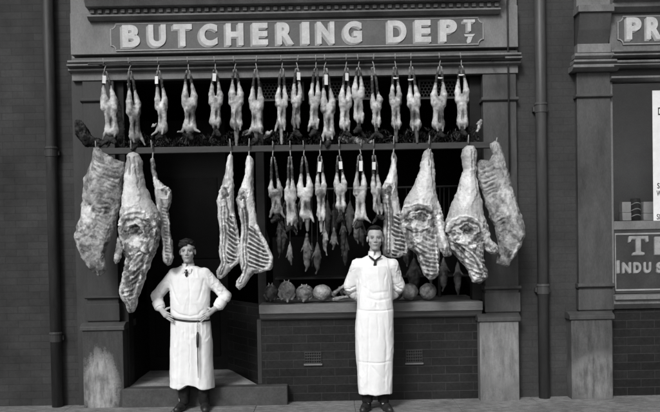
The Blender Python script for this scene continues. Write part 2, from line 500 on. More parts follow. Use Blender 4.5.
# pier capital over the right-hand pilaster
pc = [(53, 58, .05), (60, 64, .08), (65.5, 71, .11)]
for ya, yb, out in pc:
    zt, z0 = Z(592, ya, -.12), Z(592, yb, -.12)
    MB().prism([(.33, z0), (-.07 - out * .4, z0), (-.07 - out, z0 + (zt - z0) * .5), (-.07 - out, zt), (.33, zt)], x4 - out * .6, x5 + out * .6).build('capital_moulding', M['paint'], pl3, bevel=.004)
part('console_block', 'paint', MB().box(x4, x5, -.11, .33, Z(592, 52.8, -.1), Z(592, 44, -.1)))
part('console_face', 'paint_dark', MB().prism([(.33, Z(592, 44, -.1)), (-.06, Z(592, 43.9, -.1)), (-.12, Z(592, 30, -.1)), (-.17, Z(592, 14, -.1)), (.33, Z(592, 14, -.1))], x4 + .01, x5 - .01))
part('console_cap', 'paint', MB().box(x4 - .01, x5 + .01, -.19, .33, Z(592, 13.9, -.1), Z(592, 7, -.1)))
part('pier_head', 'paint', MB().box(x4, x5, -.09, .33, Z(592, 6.9, -.1), TOPZ), 0)
# brick stall riser, sill
xr0, xr1 = xb(262, 350), xb(482, 350)
zs = Z(372, 318, -.05)
part('stall_riser', 'tile', MB().box(xr0, xr1, -.03, .22, -.05, zs), 0)
sl = Z(372, 303, -.12)
part('sill', 'sill', MB().box(xr0 - .01, xb(480, 305), -.16, .50, Z(372, 311.5, -.1), sl), .006)
part('sill_moulding', 'sill', MB().prism([(.2, zs + .001), (-.06, zs + .001), (-.09, zs + .02), (-.13, Z(372, 311.8, -.1)), (.2, Z(372, 311.8, -.1))], xr0 - .005, xb(480, 305)), .004)
part('display_slab', 'sill', MB().box(xr0 + .02, xb(480, 305), .501, .9, sl - .05, sl - .004), 0)
# ventilation grilles let into the riser
def grille(px0, px1, py0, py1):
    cx = (px0 + px1) / 2
    a0, a1 = X(px0, (py0 + py1) / 2, -.03), X(px1, (py0 + py1) / 2, -.03); z1_, z0_ = Z(cx, py0, -.03), Z(cx, py1, -.03)
    g = MB().box(a0, a1, -.034, -.0305, z0_, z1_).build('vent_backing', M['ink'], shop)
    m = MB(); k = 7
    for i in range(k + 1):
        x_ = a0 + (a1 - a0) * i / k; m.box(x_ - .004, x_ + .004, -.044, -.035, z0_ + .005, z1_ - .005)
    for i in range(5):
        z_ = z0_ + (z1_ - z0_) * i / 4; m.box(a0 - .004, a1 + .004, -.049, -.0442, z_ - .004, z_ + .004)
    m.build('vent_grille', M['iron'], g, bevel=.0015)
    MB().box(a0 - .012, a1 + .012, -.055, -.0305, z0_ - .022, z0_ - .006).build('vent_ledge', M['sill'], g, bevel=.002)
grille(305, 321, 352, 363); grille(406, 422, 350, 362)
# window frame and room behind it
fw = xb(470, 180, .1); STZ0 = Z(200, 388, -.2)
part('window_post', 'wood_dark', MB().box(fw, x2 - .002, .05, .20, sl + .001, ztop - .002))
part('window_head', 'wood_dark', MB().box(x1 + .002, fw - .001, .05, .20, Z(300, 80, .1), ztop - .002))
part('door_post', 'wood_dark', MB().box(xr0 - .05, xr0 + .04, .24, .34, -.04, Z(300, 80, .1) - .001))
part('door_jamb', 'wood_dark', MB().box(x1 + .002, X(129.5, 350, .0), .0, .2, .175, Z(300, 80, .1) - .001))
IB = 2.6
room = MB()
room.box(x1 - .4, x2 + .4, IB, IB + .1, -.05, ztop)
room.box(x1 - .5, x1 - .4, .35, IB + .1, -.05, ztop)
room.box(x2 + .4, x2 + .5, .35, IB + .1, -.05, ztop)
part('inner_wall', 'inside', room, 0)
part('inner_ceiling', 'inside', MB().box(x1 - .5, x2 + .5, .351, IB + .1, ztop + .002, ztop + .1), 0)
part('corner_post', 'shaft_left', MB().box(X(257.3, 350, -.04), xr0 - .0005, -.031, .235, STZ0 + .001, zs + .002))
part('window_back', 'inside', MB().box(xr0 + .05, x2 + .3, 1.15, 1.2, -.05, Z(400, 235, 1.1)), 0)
part('window_shelf', 'wood_dark', MB().box(xr0 + .1, x2 - .02, .75, 1.14, Z(330, 279, .75), Z(330, 277, .75)))
part('shelf_post', 'wood_dark', MB().box(X(438, 280, .6), X(441, 280, .6), .6, .63, sl - .003, Z(439, 262, .6)))
# doorway: step, lobby floor, splayed tiled cheek, inner door
STZ = Z(200, 388, -.2)
part('door_step', 'step', MB().box(X(122, 396, -.19), X(287.5, 396, -.19), -.19, -.032, -.05, STZ), .012)
lob = MB()
lx0, lx1 = X(129.5, 350, .0) + .001, xr0 - .055
lb = 1.0
b0, b1 = X(150, 372, lb), X(228, 372, lb)
lob.v += [(lx0, -.031, 0), (lx1, -.031, 0), (b1 + .02, lb, 0), (b0 - .02, lb, 0), (lx0, -.031, STZ - .004), (lx1, -.031, STZ - .004), (b1 + .02, lb, STZ - .004), (b0 - .02, lb, STZ - .004)]
lob.f += [(0, 3, 2, 1), (4, 5, 6, 7), (0, 1, 5, 4), (1, 2, 6, 5), (2, 3, 7, 6), (3, 0, 4, 7)]
part('lobby_floor', 'lobby', lob, 0)
def cheek(p, q, z0, z1, name, mat, th=.05):
    p = Vector((p[0], p[1], 0)); q = Vector((q[0], q[1], 0)); nrm = (q - p).cross(Vector((0, 0, 1))).normalized() * th
    m = MB(); vs = [p, q, q + nrm, p + nrm]
    m.v = [(v.x, v.y, z) for z in (z0, z1) for v in vs]
    m.f = [(3, 2, 1, 0), (4, 5, 6, 7), (0, 1, 5, 4), (1, 2, 6, 5), (2, 3, 7, 6), (3, 0, 4, 7)]
    return m.build(name, M[mat], shop)
cheek((lx1, .25), (b1, lb), 0, Z(245, 303, .5), 'tiled_cheek', 'tile', th=.06)
cheek((b0, lb), (lx0 - .02, .25), 0, Z(245, 303, .5), 'panelled_cheek', 'door')
dr = MB().box(b0 - .02, b1 + .02, lb + .001, lb + .05, .0, ztop - .3).build('door', M['door'], shop)
for k in range(2):
    MB().box(b0 + .08, b1 - .08, lb - .012, lb, .35 + k * 1.15, 1.35 + k * 1.1).build('door_panel', M['inside'], dr, bevel=.01)
# pierced ventilator panels across the window head
def lattice(px0, px1, py0, py1, Y=.22):
    a0, a1 = X(px0, py0, Y), X(px1, py0, Y); z1_, z0_ = Z((px0 + px1) / 2, py0, Y), Z((px0 + px1) / 2, py1, Y)
    m = MB(); r = .019; row = 0; z = z0_ + r
    while z < z1_ - r * .5:
        x = a0 + r + (row % 2) * r
        while x < a1 - r * .5:
            m.tube([(x + r * math.cos(t), Y, z + r * math.sin(t)) for t in [2 * math.pi * i / 6 + .52 for i in range(7)]], .0042, 4); x += 2 * r
        z += r * 1.75; row += 1
    m.box(a0 - .02, a0, Y - .01, Y + .01, z0_, z1_); m.box(a1, a1 + .02, Y - .01, Y + .01, z0_, z1_)
    m.box(a0 - .02, a1 + .02, Y - .01, Y + .01, z0_ - .021, z0_ - .001); m.box(a0 - .02, a1 + .02, Y - .01, Y + .01, z1_ + .001, z1_ + .02)
    return m.build('pierced_panel', M['lattice'], shop)
M['lattice'] = grey('pierced_metal', .16, .3, 12, .6, .1)
lattice(262, 302, 82, 99); lattice(330, 372, 82, 98); lattice(420, 455, 81, 97)

# ------------------------------------------------------------------ signs
def text_mesh(body, size, offset=0., ext=.004, shear=0.):
    cu = bpy.data.curves.new('text', 'FONT'); cu.body = body; cu.size = size; cu.extrude = ext / 2; cu.offset = offset; cu.shear = shear
    cu.resolution_u = 6
    ob = bpy.data.objects.new('text', cu); COL.objects.link(ob)
    dg = bpy.context.evaluated_depsgraph_get(); dg.update()
    me = bpy.data.meshes.new_from_object(ob.evaluated_get(dg))
    bpy.data.objects.remove(ob); bpy.data.curves.remove(cu)
    return me
def letters(items, Y, mat, parent, name, dx=0., dz=0., bold=.03, shift=None):
    """items: (char, px0, px1, py0, py1); one mesh per letter, moved by shift into its parent's frame"""
    out = []
    for k, (ch, p0, p1, q0, q1) in enumerate(items):
        me = text_mesh(ch, 1.0, bold)
        co = np.array([v.co[:] for v in me.vertices]); lo, hi = co.min(0), co.max(0)
        xm = (X(p0, (q0 + q1) / 2, Y), X(p1, (q0 + q1) / 2, Y)); z0, z1 = Z((p0 + p1) / 2, q1, Y), Z((p0 + p1) / 2, q0, Y)
        m = MB()
        m.v = [(xm[0] + (c[0] - lo[0]) / (hi[0] - lo[0]) * (xm[1] - xm[0]), Y - c[2], z0 + (c[1] - lo[1]) / (hi[1] - lo[1]) * (z1 - z0)) for c in co]
        m.f = [tuple(p.vertices) for p in me.polygons]; bpy.data.meshes.remove(me)
        pr = parent[k] if isinstance(parent, list) else parent
        o = m.build(name, M[mat], pr)
        if shift is not None: o.data.transform(Matrix.Translation(shift))
        out.append(o)
    return out
def notched(x0, x1, z0, z1, r):
    pts = []
    for cx, cz, s, t in ((x0, z0, 1, 1), (x1, z0, -1, 1), (x1, z1, -1, -1), (x0, z1, 1, -1)):
        arc = [(cx + s * r * math.sin(a), cz + t * r * math.cos(a)) for a in [math.pi / 2 * i / 4 for i in range(5)]]
        # concave quarter around the corner
        if (s, t) in ((1, 1), (-1, -1)): pass
        else: arc = arc[::-1]
        pts += arc
    return pts
def frame_line(pts, w, Y, name, parent, mat='line', th=.003):
    cx = sum(p[0] for p in pts) / len(pts); n_ = len(pts)
    m = MB(); inner = []
    for i in range(n_):
        a, b_, c_ = Vector(pts[i - 1]), Vector(pts[i]), Vector(pts[(i + 1) % n_])
        t = (c_ - a).normalized(); nn = Vector((-t.y, t.x)); inner.append(tuple(b_ + nn * w))
    for i in range(n_):
        j = (i + 1) % n_
        m.poly([pts[i], pts[j], inner[j], inner[i]], Y - th, Y)
    return m.build(name, M[mat], parent)
def sign(px0, px1, py0, py1, Y, label, items, clip_x=None):
    cx, cy = (px0 + px1) / 2, (py0 + py1) / 2
    a0, a1 = X(px0, cy, Y), X(px1, cy, Y); z0, z1 = Z(cx, py1, Y), Z(cx, py0, Y)
    loc = ((a0 + a1) / 2, Y, z0)
    t = thing('fascia_sign', label, 'sign', loc)
    inv = Matrix.Translation(-Vector(loc))
    pts = notched(a0, a1, z0, z1, .055)
    if pts and sum((pts[i][0] * pts[(i + 1) % len(pts)][1] - pts[(i + 1) % len(pts)][0] * pts[i][1]) for i in range(len(pts))) < 0: pts = pts[::-1]
    kids = [MB().poly(pts, Y - .010, Y).build('sign_panel', M['sign'], t)]
    kids.append(frame_line(pts, .011, Y - .0105, 'border_line', t))
    sh = [(c, p0 - 2.2, p1 - 2.2, q0 + 2.0, q1 + 2.0) for c, p0, p1, q0, q1 in items]
    sh1 = [(c, p0 - 1.1, p1 - 1.1, q0 + 1.0, q1 + 1.0) for c, p0, p1, q0, q1 in items]
    fc = letters(items, Y - .019, 'letter', t, 'letter', bold=.05)
    kids += fc + letters(sh, Y - .013, 'letter_shade', fc, 'letter_shade', bold=.045) + letters(sh1, Y - .016, 'letter_shade', fc, 'letter_shade', bold=.045)
    for k in kids: k.data.transform(inv)
    return t
row = lambda x: 25.5 - (x - 120) * (5.5 / 320.)    # top of the capitals, following the board
its = []
for ch, a0, a1 in (('B', 122.3, 140), ('U', 148.5, 166), ('T', 173.5, 192), ('C', 199.5, 217.5), ('H', 226, 243.5), ('E', 252.5, 268), ('R', 277, 294), ('I', 302, 309.5), ('N', 317, 334.5), ('G', 343.5, 362), ('D', 388, 406.5), ('E', 415, 431), ('P', 440, 457)):
    y = row((a0 + a1) / 2); its.append((ch, a0, a1, y - .3, y + 21.8))
its += [('T', 463.5, 475, 19.6, 31.2)]
s1 = sign(110.5, 483.5, 20.6, 48.2, -.101, 'long fascia board lettered BUTCHERING DEPT in pale shaded capitals', its)
# dash and drop under the raised T
yy = -.101 - .012
MBb = MB(); 
MBb.poly([(X(464, 34.2, yy), Z(469, 34.4, yy)), (X(475, 34.2, yy), Z(469, 34.2, yy)), (X(473, 36, yy), Z(469, 36.5, yy)), (X(465, 36, yy), Z(469, 36.5, yy))], yy - .004, yy)
MBb.poly([(X(468, 36.8, yy), Z(469, 36.8, yy)), (X(472.6, 36.8, yy), Z(469, 36.8, yy)), (X(470.5, 42.5, yy), Z(469, 42.6, yy)), (X(467.5, 43.5, yy), Z(469, 43.6, yy)), (X(466.5, 41, yy), Z(469, 41, yy))], yy - .004, yy)
ob = MBb.build('dash', M['letter'], s1); ob.data.transform(Matrix.Translation(-Vector(s1.location)))

# ------------------------------------------------------------------ neighbouring shopfront
ns = thing('shop_building', 'neighbouring shopfront at the right edge with plate glass and lettered stall board', 'building', (x5, 0, 0))
NX = X(800, 300)
def npart(name, mat, mb, bevel=.004):
    o = mb.build(name, M[mat], ns, bevel=bevel); o.data.transform(Matrix.Translation((-x5, 0, 0))); return o
zn = lambda y, Y=-.1: Z(635, y, Y)
e = .002
npart('upper_wall', 'paint', MB().box(x5 + e, NX, -.06, .33, zn(50), TOPZ), 0)
for ya, yb, out in ((50, 53.5, .05), (55, 58, .10), (60.5, 64.5, .06), (66, 68, .14)):
    npart('cornice_moulding', 'paint', MB().prism([(.3, zn(yb)), (-.05 - out * .5, zn(yb)), (-.07 - out, zn((ya + yb) / 2)), (-.07 - out, zn(ya)), (.3, zn(ya))], x5 + e, NX))
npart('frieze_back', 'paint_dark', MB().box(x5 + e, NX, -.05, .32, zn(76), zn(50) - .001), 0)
npart('cornice_moulding', 'paint', MB().prism([(.3, zn(80)), (-.06, zn(80)), (-.11, zn(78)), (-.11, zn(76)), (.3, zn(76))], x5 + e, NX))
npart('cornice', 'paint', MB().prism([(-.061, zn(12)), (-.10, zn(12)), (-.16, zn(8)), (-.16, zn(4)), (-.30, zn(-4)), (-.34, zn(-10)), (-.061, zn(-14))], x5 + e, NX))
npart('stall_riser', 'tile', MB().box(x5 + e, NX, -.02, .3, -.05, Z(635, 309, -.02)), 0)
npart('sill', 'paint', MB().prism([(.3, zn(309)), (-.05, zn(309)), (-.12, zn(303.5)), (-.12, zn(300)), (-.16, zn(299)), (-.16, zn(295)), (.3, zn(293.5))], x5 + e, NX))
xf = X(612.5, 200, 0)
npart('window_frame', 'paint', MB().box(x5 + e, xf, -.035, .1, zn(293.4, 0), zn(80.1)))
npart('window_rail', 'paint', MB().box(xf + e, NX, -.03, .1, Z(635, 229.5, 0), Z(635, 221, 0)))
sbz0, sbz1 = zn(293.3, 0), Z(635, 229.6, 0)
npart('stall_board', 'sign_dark', MB().box(xf + e, NX, -.02, .08, sbz0, sbz1))
Yb = -.0205
fl = frame_line([(X(615, 260, Yb), Z(635, 290.5, Yb)), (X(720, 260, Yb), Z(635, 290.5, Yb)), (X(720, 260, Yb), Z(635, 233, Yb)), (X(615, 260, Yb), Z(635, 233, Yb))], .018, Yb, 'border_line', ns)
fl.data.transform(Matrix.Translation((-x5, 0, 0)))
def serif_T(px0, px1, py0, py1, Y):
    w = px1 - px0; h = py1 - py0
    g = lambda u, v: (X(px0 + u * w, py0 + v * h, Y), Z(640, py0 + v * h - (0), Y))
    return [g(*q) for q in ((0, .30), (.02, 0), (.98, 0), (1, .30), (.9, .30), (.84, .14), (.62, .14), (.62, .84), (.8, .9), (.8, 1), (.2, 1), (.2, .9), (.38, .84), (.38, .14), (.16, .14), (.1, .30))][::-1]
for dxp, dyp, Y, mt, nm in ((-1, .9, -.0235, 'shade_dim', 'letter_shade'), (0, 0, -.0265, 'letter_dim', 'letter')):
    m = MB().poly(serif_T(628.5 + dxp, 648.5 + dxp, 236 + dyp, 254.5 + dyp, Y), Y - .002, Y)
    o = m.build(nm, M[mt], ns); o.data.transform(Matrix.Translation((-x5, 0, 0)))
    ii = [(c, a0 + dxp * .8, a1 + dxp * .8, q0 + dyp * .8, q1 + dyp * .8) for c, a0, a1, q0, q1 in
          (('I', 616.8, 619.6, 260.3, 273), ('N', 622.3, 631.2, 262.2, 272.9), ('D', 633.6, 641.3, 262.1, 272.7), ('U', 643.8, 651.2, 262, 272.6), ('S', 656.5, 663, 262, 272.5), ('E', 654.5, 668, 236.5, 254.3))]
    letters(ii, Y, mt, ns, nm, bold=.05, shift=(-x5, 0, 0))
# glass and room
mg, n, l, bs = nodes('plate_glass')
bs.inputs['Base Color'].default_value = (.9, .9, .9, 1); bs.inputs['Roughness'].default_value = .03
bs.inputs['Transmission Weight'].default_value = 1.0; bs.inputs['IOR'].default_value = 1.5
M['glass'] = mg
npart('window_pane', 'glass', MB().box(xf + e, NX, .02, .026, Z(635, 220.9, 0), zn(80.1)), 0)
M['blind'] = grey('window_backing', .15, .25, 2, .8, .1, .2)
npart('window_back', 'blind', MB().box(x5, NX, .75, .8, -.05, zn(70)), 0)
npart('window_bed', 'sill', MB().box(x5, NX, .101, .749, Z(635, 222, .2) - .05, Z(635, 222, .2) - .005), 0)
# the P R board over it
sign(617, 720, 15.5, 44.2, -.061, 'right-hand fascia board with pale shaded capitals P R cut by the picture edge', [('P', 626.5, 641.5, 17.3, 39.5), ('R', 646.5, 662, 17.0, 39.2)])
# poster in the window
pt = thing('poster', 'tall white printed bill stuck inside the right-hand shop window', 'poster', P(690, 237, .015))
def at(o, t): o.data.transform(Matrix.Translation(-Vector(t.location))); return o
YP = .016
at(MB().box(X(652.8, 160, YP), X(735, 160, YP), YP - .002, YP, Z(660, 238.5, YP), Z(660, 90.5, YP)).build('sheet', M['paper'], pt), pt)
tx = [('S', 657.2, 659.6, 183, 188.5), ('W', 656.6, 661.5, 190.5, 196), ('S', 656.8, 659, 214, 219.5), ('E', 659.5, 662, 214, 219.5)]
letters(tx + [('D', 658, 662.5, 107.5, 115)], YP - .0022, 'ink', pt, 'printed_letter', bold=.01, shift=-Vector(pt.location))
# goods in that window
YG = .16
def goods(px0, px1, py0, py1, label, nm='carton', mat='paper', grp=None):
    c = P((px0 + px1) / 2, py1, YG)
    a0, a1 = X(px0, (py0 + py1) / 2, YG), X(px1, (py0 + py1) / 2, YG)
    h = Z(px0, py0, YG) - Z(px0, py1, YG)
    o = MB().box(a0 - c.x, a1 - c.x, -.01, .09, 0, h).build(nm, M[mat], None, bevel=.003); o.location = c
    return tag(o, label, 'carton', grp)
M['carton'] = grey('carton_card', .5, .2, 10, .8, .05, .2)
goods(622, 631, 212.6, 220.5, 'pale carton lying under another at the left of the dark ornate tin', mat='carton', grp='cartons in the right-hand window')
goods(621.7, 630.6, 202, 212.3, 'taller pale carton on top of the stack left of the ornate tin', mat='carton', grp='cartons in the right-hand window')
goods(643.2, 653.5, 213.4, 220.3, 'grey carton lying at the bottom of the stack beside the poster', mat='carton', grp='cartons in the right-hand window')
goods(643.2, 653, 201.8, 213.1, 'upright pale carton on the stack beside the poster', mat='carton', grp='cartons in the right-hand window')
tn = thing('tin', 'dark round tin with three pale curved bands between the carton stacks', 'tin', P(636.8, 220.5, YG))
s_ = (DIST + YG) / FPX; hh = 22 * s_; rr_ = 5 * s_
m = MB().tube([(0, .04, 0), (0, .04, .01), (0, .04, hh - .02), (0, .04, hh)], [rr_ * .96, rr_, rr_, rr_ * .9], 24); m.build('can', M['wood_dark'], tn, smooth=False)
for k in range(3):
    z = hh * (.22 + .27 * k)
    MB().tube([(rr_ * 1.02 * math.cos(t), .04 + rr_ * 1.02 * math.sin(t), z + .012 * math.cos(2 * (t + 1.57))) for t in [math.pi * (1 + i / 12) for i in range(13)]], .005, 5).build('band', M['carton'], tn)

# ------------------------------------------------------------------ drainpipes and conduit
M['pipe_dark'] = grey('pipe_paint_dark', .036, .4, 5, .55, .12, .3, (3, 3, .5))  # darker tone of the pipe paint, for the left pipe
def pipe(px, w, label, joints, Y=-.07, mat='pipe'):
    c = P(px, 400, Y); x0 = X(px, 200, Y); r = w * .5 * (DIST + Y) / FPX
    t = thing('drainpipe', label, 'pipe', (x0, Y, 0), 'cast iron drainpipes on the wall')
    MB().tube([(0, 0, -.02), (0, 0, TOPZ)], r, 20).build('pipe', M[mat], t, smooth=True)
    for j in joints:
        z = Z(px, j, Y)
        MB().tube([(0, 0, z - .05), (0, 0, z - .048), (0, 0, z + .028), (0, 0, z + .03), (0, 0, z + .04), (0, 0, z + .055)], [r * 1.02, r * 1.10, r * 1.10, r * 1.20, r * 1.20, r * 1.02], 20).build('collar', M[mat], t)
        MB().box(-r * 1.35, r * 1.35, r * .2, -Y - .001, z - .035, z + .012).build('bracket', M[mat], t, bevel=.003)
    return t
pipe(52.5, 11, 'dark drainpipe on the brick wall at far left', (337, 152), mat='pipe_dark')
pipe(542, 11, 'grey drainpipe between the two shopfronts', (108, 289))
cx = X(508.5, 90, -.12)
t = MB().tube([(0, 0, 0), (0, 0, TOPZ - Z(508, 172, -.12))], .009, 8).build('conduit', M['iron'], None, smooth=True)
t.location = (cx, -.12, Z(508, 172, -.12)); tag(t, 'thin dark conduit running down the pilaster right of the sign', 'conduit')

# ------------------------------------------------------------------ rails and hooks
YT, YB = -.40, -.47       # depth of the upper rail and of the lower beam
def span(px0, py0, px1, py1, Y): return P(px0, py0, Y), P(px1, py1, Y)
A, B = span(88, 64, 505, 57.5, YT)
rail = thing('hanging_rail', 'thin iron rail along the front of the fascia carrying the upper row of hooks', 'rail', A)
MB().tube([(0, 0, 0), tuple(B - A)], .011, 10).build('bar', M['iron'], rail, smooth=True)
for f in (.02, .34, .66, .98):
    q = (B - A) * f
    MB().tube([(q.x, 0, q.z), (q.x, .12, q.z + .02), (q.x, .295, q.z + .03)], .009, 6).build('bracket', M['iron'], rail)
A2, B2 = span(98, 151.0, 494, 144.5, YB)
beam = thing('hanging_beam', 'long dark wooden beam across the window carrying the big carcasses and lower rabbits', 'beam', A2)
d = B2 - A2
m = MB(); hb = .030
m.v = [(x, y, z0 + z) for x, z0 in ((0, 0), (d.x, d.z)) for y in (.02, .085) for z in (-hb, hb)]
m.f = [(0, 1, 3, 2), (4, 6, 7, 5), (0, 4, 5, 1), (2, 3, 7, 6), (0, 2, 6, 4), (1, 5, 7, 3)]
m.build('bar', M['beam'], beam, bevel=.004)
for f in (.035, .975):
    q = d * f
    MB().tube([(q.x, .08, q.z - .01), (q.x, .25, q.z + .0), (q.x, .395, q.z + .02)], .014, 6).build('bracket', M['iron'], beam)

def hook_mesh(h, r):
    pts = []
    for i in range(9):
        a = math.pi * (1.15 - i / 8 * 1.15); pts.append((.0, -.006 + .016 * math.cos(a), .0 + .016 * math.sin(a)))
    pts = pts[::-1][::-1]
    pts += [(0, .012, -.02), (0, -.004, -h * .5), (0, -.016, -h + .02)]
    for i in range(8):
        a = math.pi * (1 + i / 7 * 1.0); pts.append((0, -.001 + .016 * math.cos(a), -h + .016 + .016 * math.sin(a)))
    # the tip stands up in front of the rail
    pts = [(0, -.030, .050), (0, -.026, .030)] + pts
    return MB().tube(pts, [r * .6, r * .9] + [r] * (len(pts) - 4) + [r * .8, r * .4], 7)
hk = hook_mesh(.085, .0048).build('meat_hook', M['steel'], smooth=True)
hook_me = hk.data; bpy.data.objects.remove(hk)
def hook(px, py, Y, label, grp, sc=1.0):
    o = link(bpy.data.objects.new('meat_hook', hook_me)); o.location = P(px, py, Y); o.scale = (sc,) * 3
    o.rotation_euler = (0, random.uniform(-.08, .08), random.uniform(-.5, .5))
    return tag(o, label, 'hook', grp)

# ------------------------------------------------------------------ rabbits
ORD = ['first', 'second', 'third', 'fourth', 'fifth', 'sixth', 'seventh', 'eighth', 'ninth', 'tenth', 'eleventh', 'twelfth', 'thirteenth', 'fourteenth', 'fifteenth', 'sixteenth', 'seventeenth', 'eighteenth']
def rabbit(hx, hy, bx, y0, y1, w, Y, label, grp, seed, tagp=0, tail=6, head=1, fold=0, arms=0, band=0, spread=1.):
    """hx,hy hook; thighs start at y0, pale body ends at y1 round column bx; w half width, all in picture measurements"""
    rg = random.Random(seed)
    F = Frame(hx, hy, Y - .035)
    t = thing('rabbit', label, 'rabbit', (0, 0, 0), grp); F.place(t)
    s = F.s; w = w * rg.uniform(.94, 1.16)
    t.rotation_euler = (0, ROLL + rg.uniform(-.035, .035), rg.uniform(-.45, .45))
    L = y1 - y0
    yc = y0 + L * .36                       # crotch
    xs = lambda y: hx + (bx - hx) * min(1, max(0, (y - hy) / (y1 - hy) * 1.25))
    lo = (F(min(hx, bx) - w - 14, 0)[0], -.17, F(0, y1 + 26)[2]); hi = (F(max(hx, bx) + w + 14, 0)[0], .16, F(0, hy)[2])
    g = Field(lo, hi, .0052)
    hwid = w * .60 * spread
    xk = xs(y0); tw = rg.uniform(-.018, .018)
    for sg in (-1, 1):
        top = F(xk + sg * (hwid * .72), y0 - 1, sg * tw)
        mid = F(xs(yc) + sg * (hwid * 1.0), yc - L * .10, sg * tw - .004)
        hip = F(xs(yc) + sg * (hwid * .78), yc + L * .08, 0)
        g.cap(top, mid, 1.25 * s, w * .45 * s, .010, 1.25)
        g.cap(mid, hip, w * .47 * s, w * .58 * s, .010, 1.2)
    cx1, cx2, cx3 = xs(yc + L * .1), xs(yc + L * .35), xs(y1 - 4)
    lean = rg.uniform(-1.2, 1.2)
    g.cap(F(cx1, yc + L * .06), F(cx2 + lean * .4, yc + L * .34), w * .80 * s, w * .68 * s, .012, .9)
    g.cap(F(cx2 + lean * .4, yc + L * .34), F(cx3 + lean, y1 - w * .55), w * .66 * s, w * .90 * s, .014, .85)
    nx = cx3 + lean + rg.uniform(-1, 1)
    if fold:
        g.ell(F(cx1 + fold * w * .5, y0 + L * .2, -.03), (w * .55 * s, .03, w * .5 * s), .02)
    # gutted belly: a hollow down the middle, open flaps at its sides
    g.ell(F(cx2 + lean * .3 + rg.uniform(-.8, .8), yc + L * .40, -w * .95 * s), (w * .26 * s, w * .60 * s, L * .16 * s), .012, cut=True)
    # neck and shoulders narrowing
    if tail > 0: g.cap(F(nx, y1 - 2), F(nx + rg.uniform(-1, 1), y1 + tail), w * .42 * s, 1.3 * s, .012)
    for sg in (-1, 1):
        if arms and (arms == 2 or arms == sg or arms == 3):
            e = F(nx + sg * (w * .85 + rg.uniform(0, 1)), y1 + rg.uniform(-1, 2), -.03); f = F(nx + sg * (w + rg.uniform(0, 4)), y1 + rg.uniform(2, 6), -.06)
            g.cap(F(nx + sg * w * .5, y1 - 5, -.01), e, 2.0 * s, 1.5 * s, .01); g.cap(e, f, 1.4 * s, .9 * s, .006)
        else:
            g.cap(F(nx + sg * w * .5, y1 - 6, -.02), F(nx + sg * w * .35, y1 + 3, -.045), 1.7 * s, 1.0 * s, .008)
    V, Fc = g.mesh()
    if len(V):
        N = vnormals(V, Fc)
        V = V + N * (fbm(V, 26, 3, seed)[:, None] * .0036)
        u, v = F.pix(V)
        dx = (u - np.interp(v, [hy, y0, yc, y1], [hx, xs(y0), cx1, cx3])) / w
        dv = (v - y0) / L
        tone = rg.uniform(.40, .52) + .17 * fbm(V, 16, 3, seed + 5) + .11 * fbm(V, 55, 3, seed)
        lean_m = np.clip(fbm(V, 11, 3, seed + 9, (1, 1, .6)) * 2.4 - .30, 0, 1) * (.35 + .4 * (dv > .35))
        tone = tone * (1 - lean_m * .9)
        # tone darkens over the belly opening and towards the neck
        bel = np.exp(-((dx - rg.uniform(-.15, .15)) ** 2 / rg.uniform(.06, .22) + ((dv - rg.uniform(.6, .75)) / rg.uniform(.12, .22)) ** 2)) * (N[:, 1] < .2)
        tone *= 1 - .85 * bel
        nk = np.clip((v - (y1 - L * rg.uniform(.06, .16)) + 2.5 * fbm(V, 20, 2, seed + 2)) / 6, 0, 1)
        tone = tone * (1 - nk) + nk * rg.choice((.10, .16, .3))
        kn = np.clip((y0 + 2.5 - v) / 2.5, 0, 1); tone = tone * (1 - kn) + kn * .22
        npmesh('body', V, Fc, M['game'], t, tone)
    # hind feet still in their fur, drawn together at the hook
    fe = Field((F(hx - w - 6, 0)[0], -.09, F(0, y0 + 6)[2]), (F(hx + w + 6, 0)[0], .09, F(0, hy - 1)[2]), .0045)
    for sg in (-1, 1):
        k = F(xk + sg * hwid * .74, y0 + 1.5, sg * tw); top = F(hx + sg * 1.3, hy + 3.5, 0)
        m1 = F(hx * .45 + xk * .55 + sg * (hwid * .45 + .6), (hy + y0) / 2 + 2, sg * tw * .5)
        fe.cap(k, m1, 1.5 * s, 1.35 * s, .004); fe.cap(m1, top, 1.35 * s, .85 * s, .004)
    V, Fc = fe.mesh(); N = vnormals(V, Fc); V = V + N * (fbm(V, 70, 3, seed)[:, None] * .003)
    u, v = F.pix(V)
    f = np.clip((y0 - v) / max(1, y0 - hy), 0, 1)
    tone = np.clip(.05 + .22 * np.clip(f * 1.8 - .8 + .5 * fbm(V, 30, 2, seed + 4), 0, 1), 0, 1) * (1 + .6 * fbm(V, 60, 2, seed))
    npmesh('hind_foot' if False else 'feet', V, Fc, M['fur'], t, tone)
    # head left in its dark fur, ears hanging
    if head:
        hd = Field((F(nx - 16, 0)[0], -.13, F(0, y1 + 26)[2]), (F(nx + 16, 0)[0], .12, F(0, y1 - 6)[2]), .0055)
        dirn = rg.choice((-1, 1)) * rg.uniform(.4, 1)
        hc = F(nx + dirn * 1.2, y1 + tail * .7 + 2.5, -.01); hn = F(nx + dirn * 5.5, y1 + tail * .7 + 5.5, -.035)
        hd.cap(hc, hn, 3.3 * s, 1.9 * s, .01)
        for q in (0, 1):
            hd.cap(F(nx - dirn * 1.5, y1 + tail * .7 + 3, .01), F(nx - dirn * (5 + 3 * q), y1 + tail * .7 + 8 + 2 * q, .02), 1.3 * s, .9 * s, .006)
        V, Fc = hd.mesh(); N = vnormals(V, Fc); V = V + N * (fbm(V, 80, 3, seed + 1)[:, None] * .005)
        npmesh('head', V, Fc, M['fur'], t, .03 * (1 + .7 * fbm(V, 40, 3, seed)))
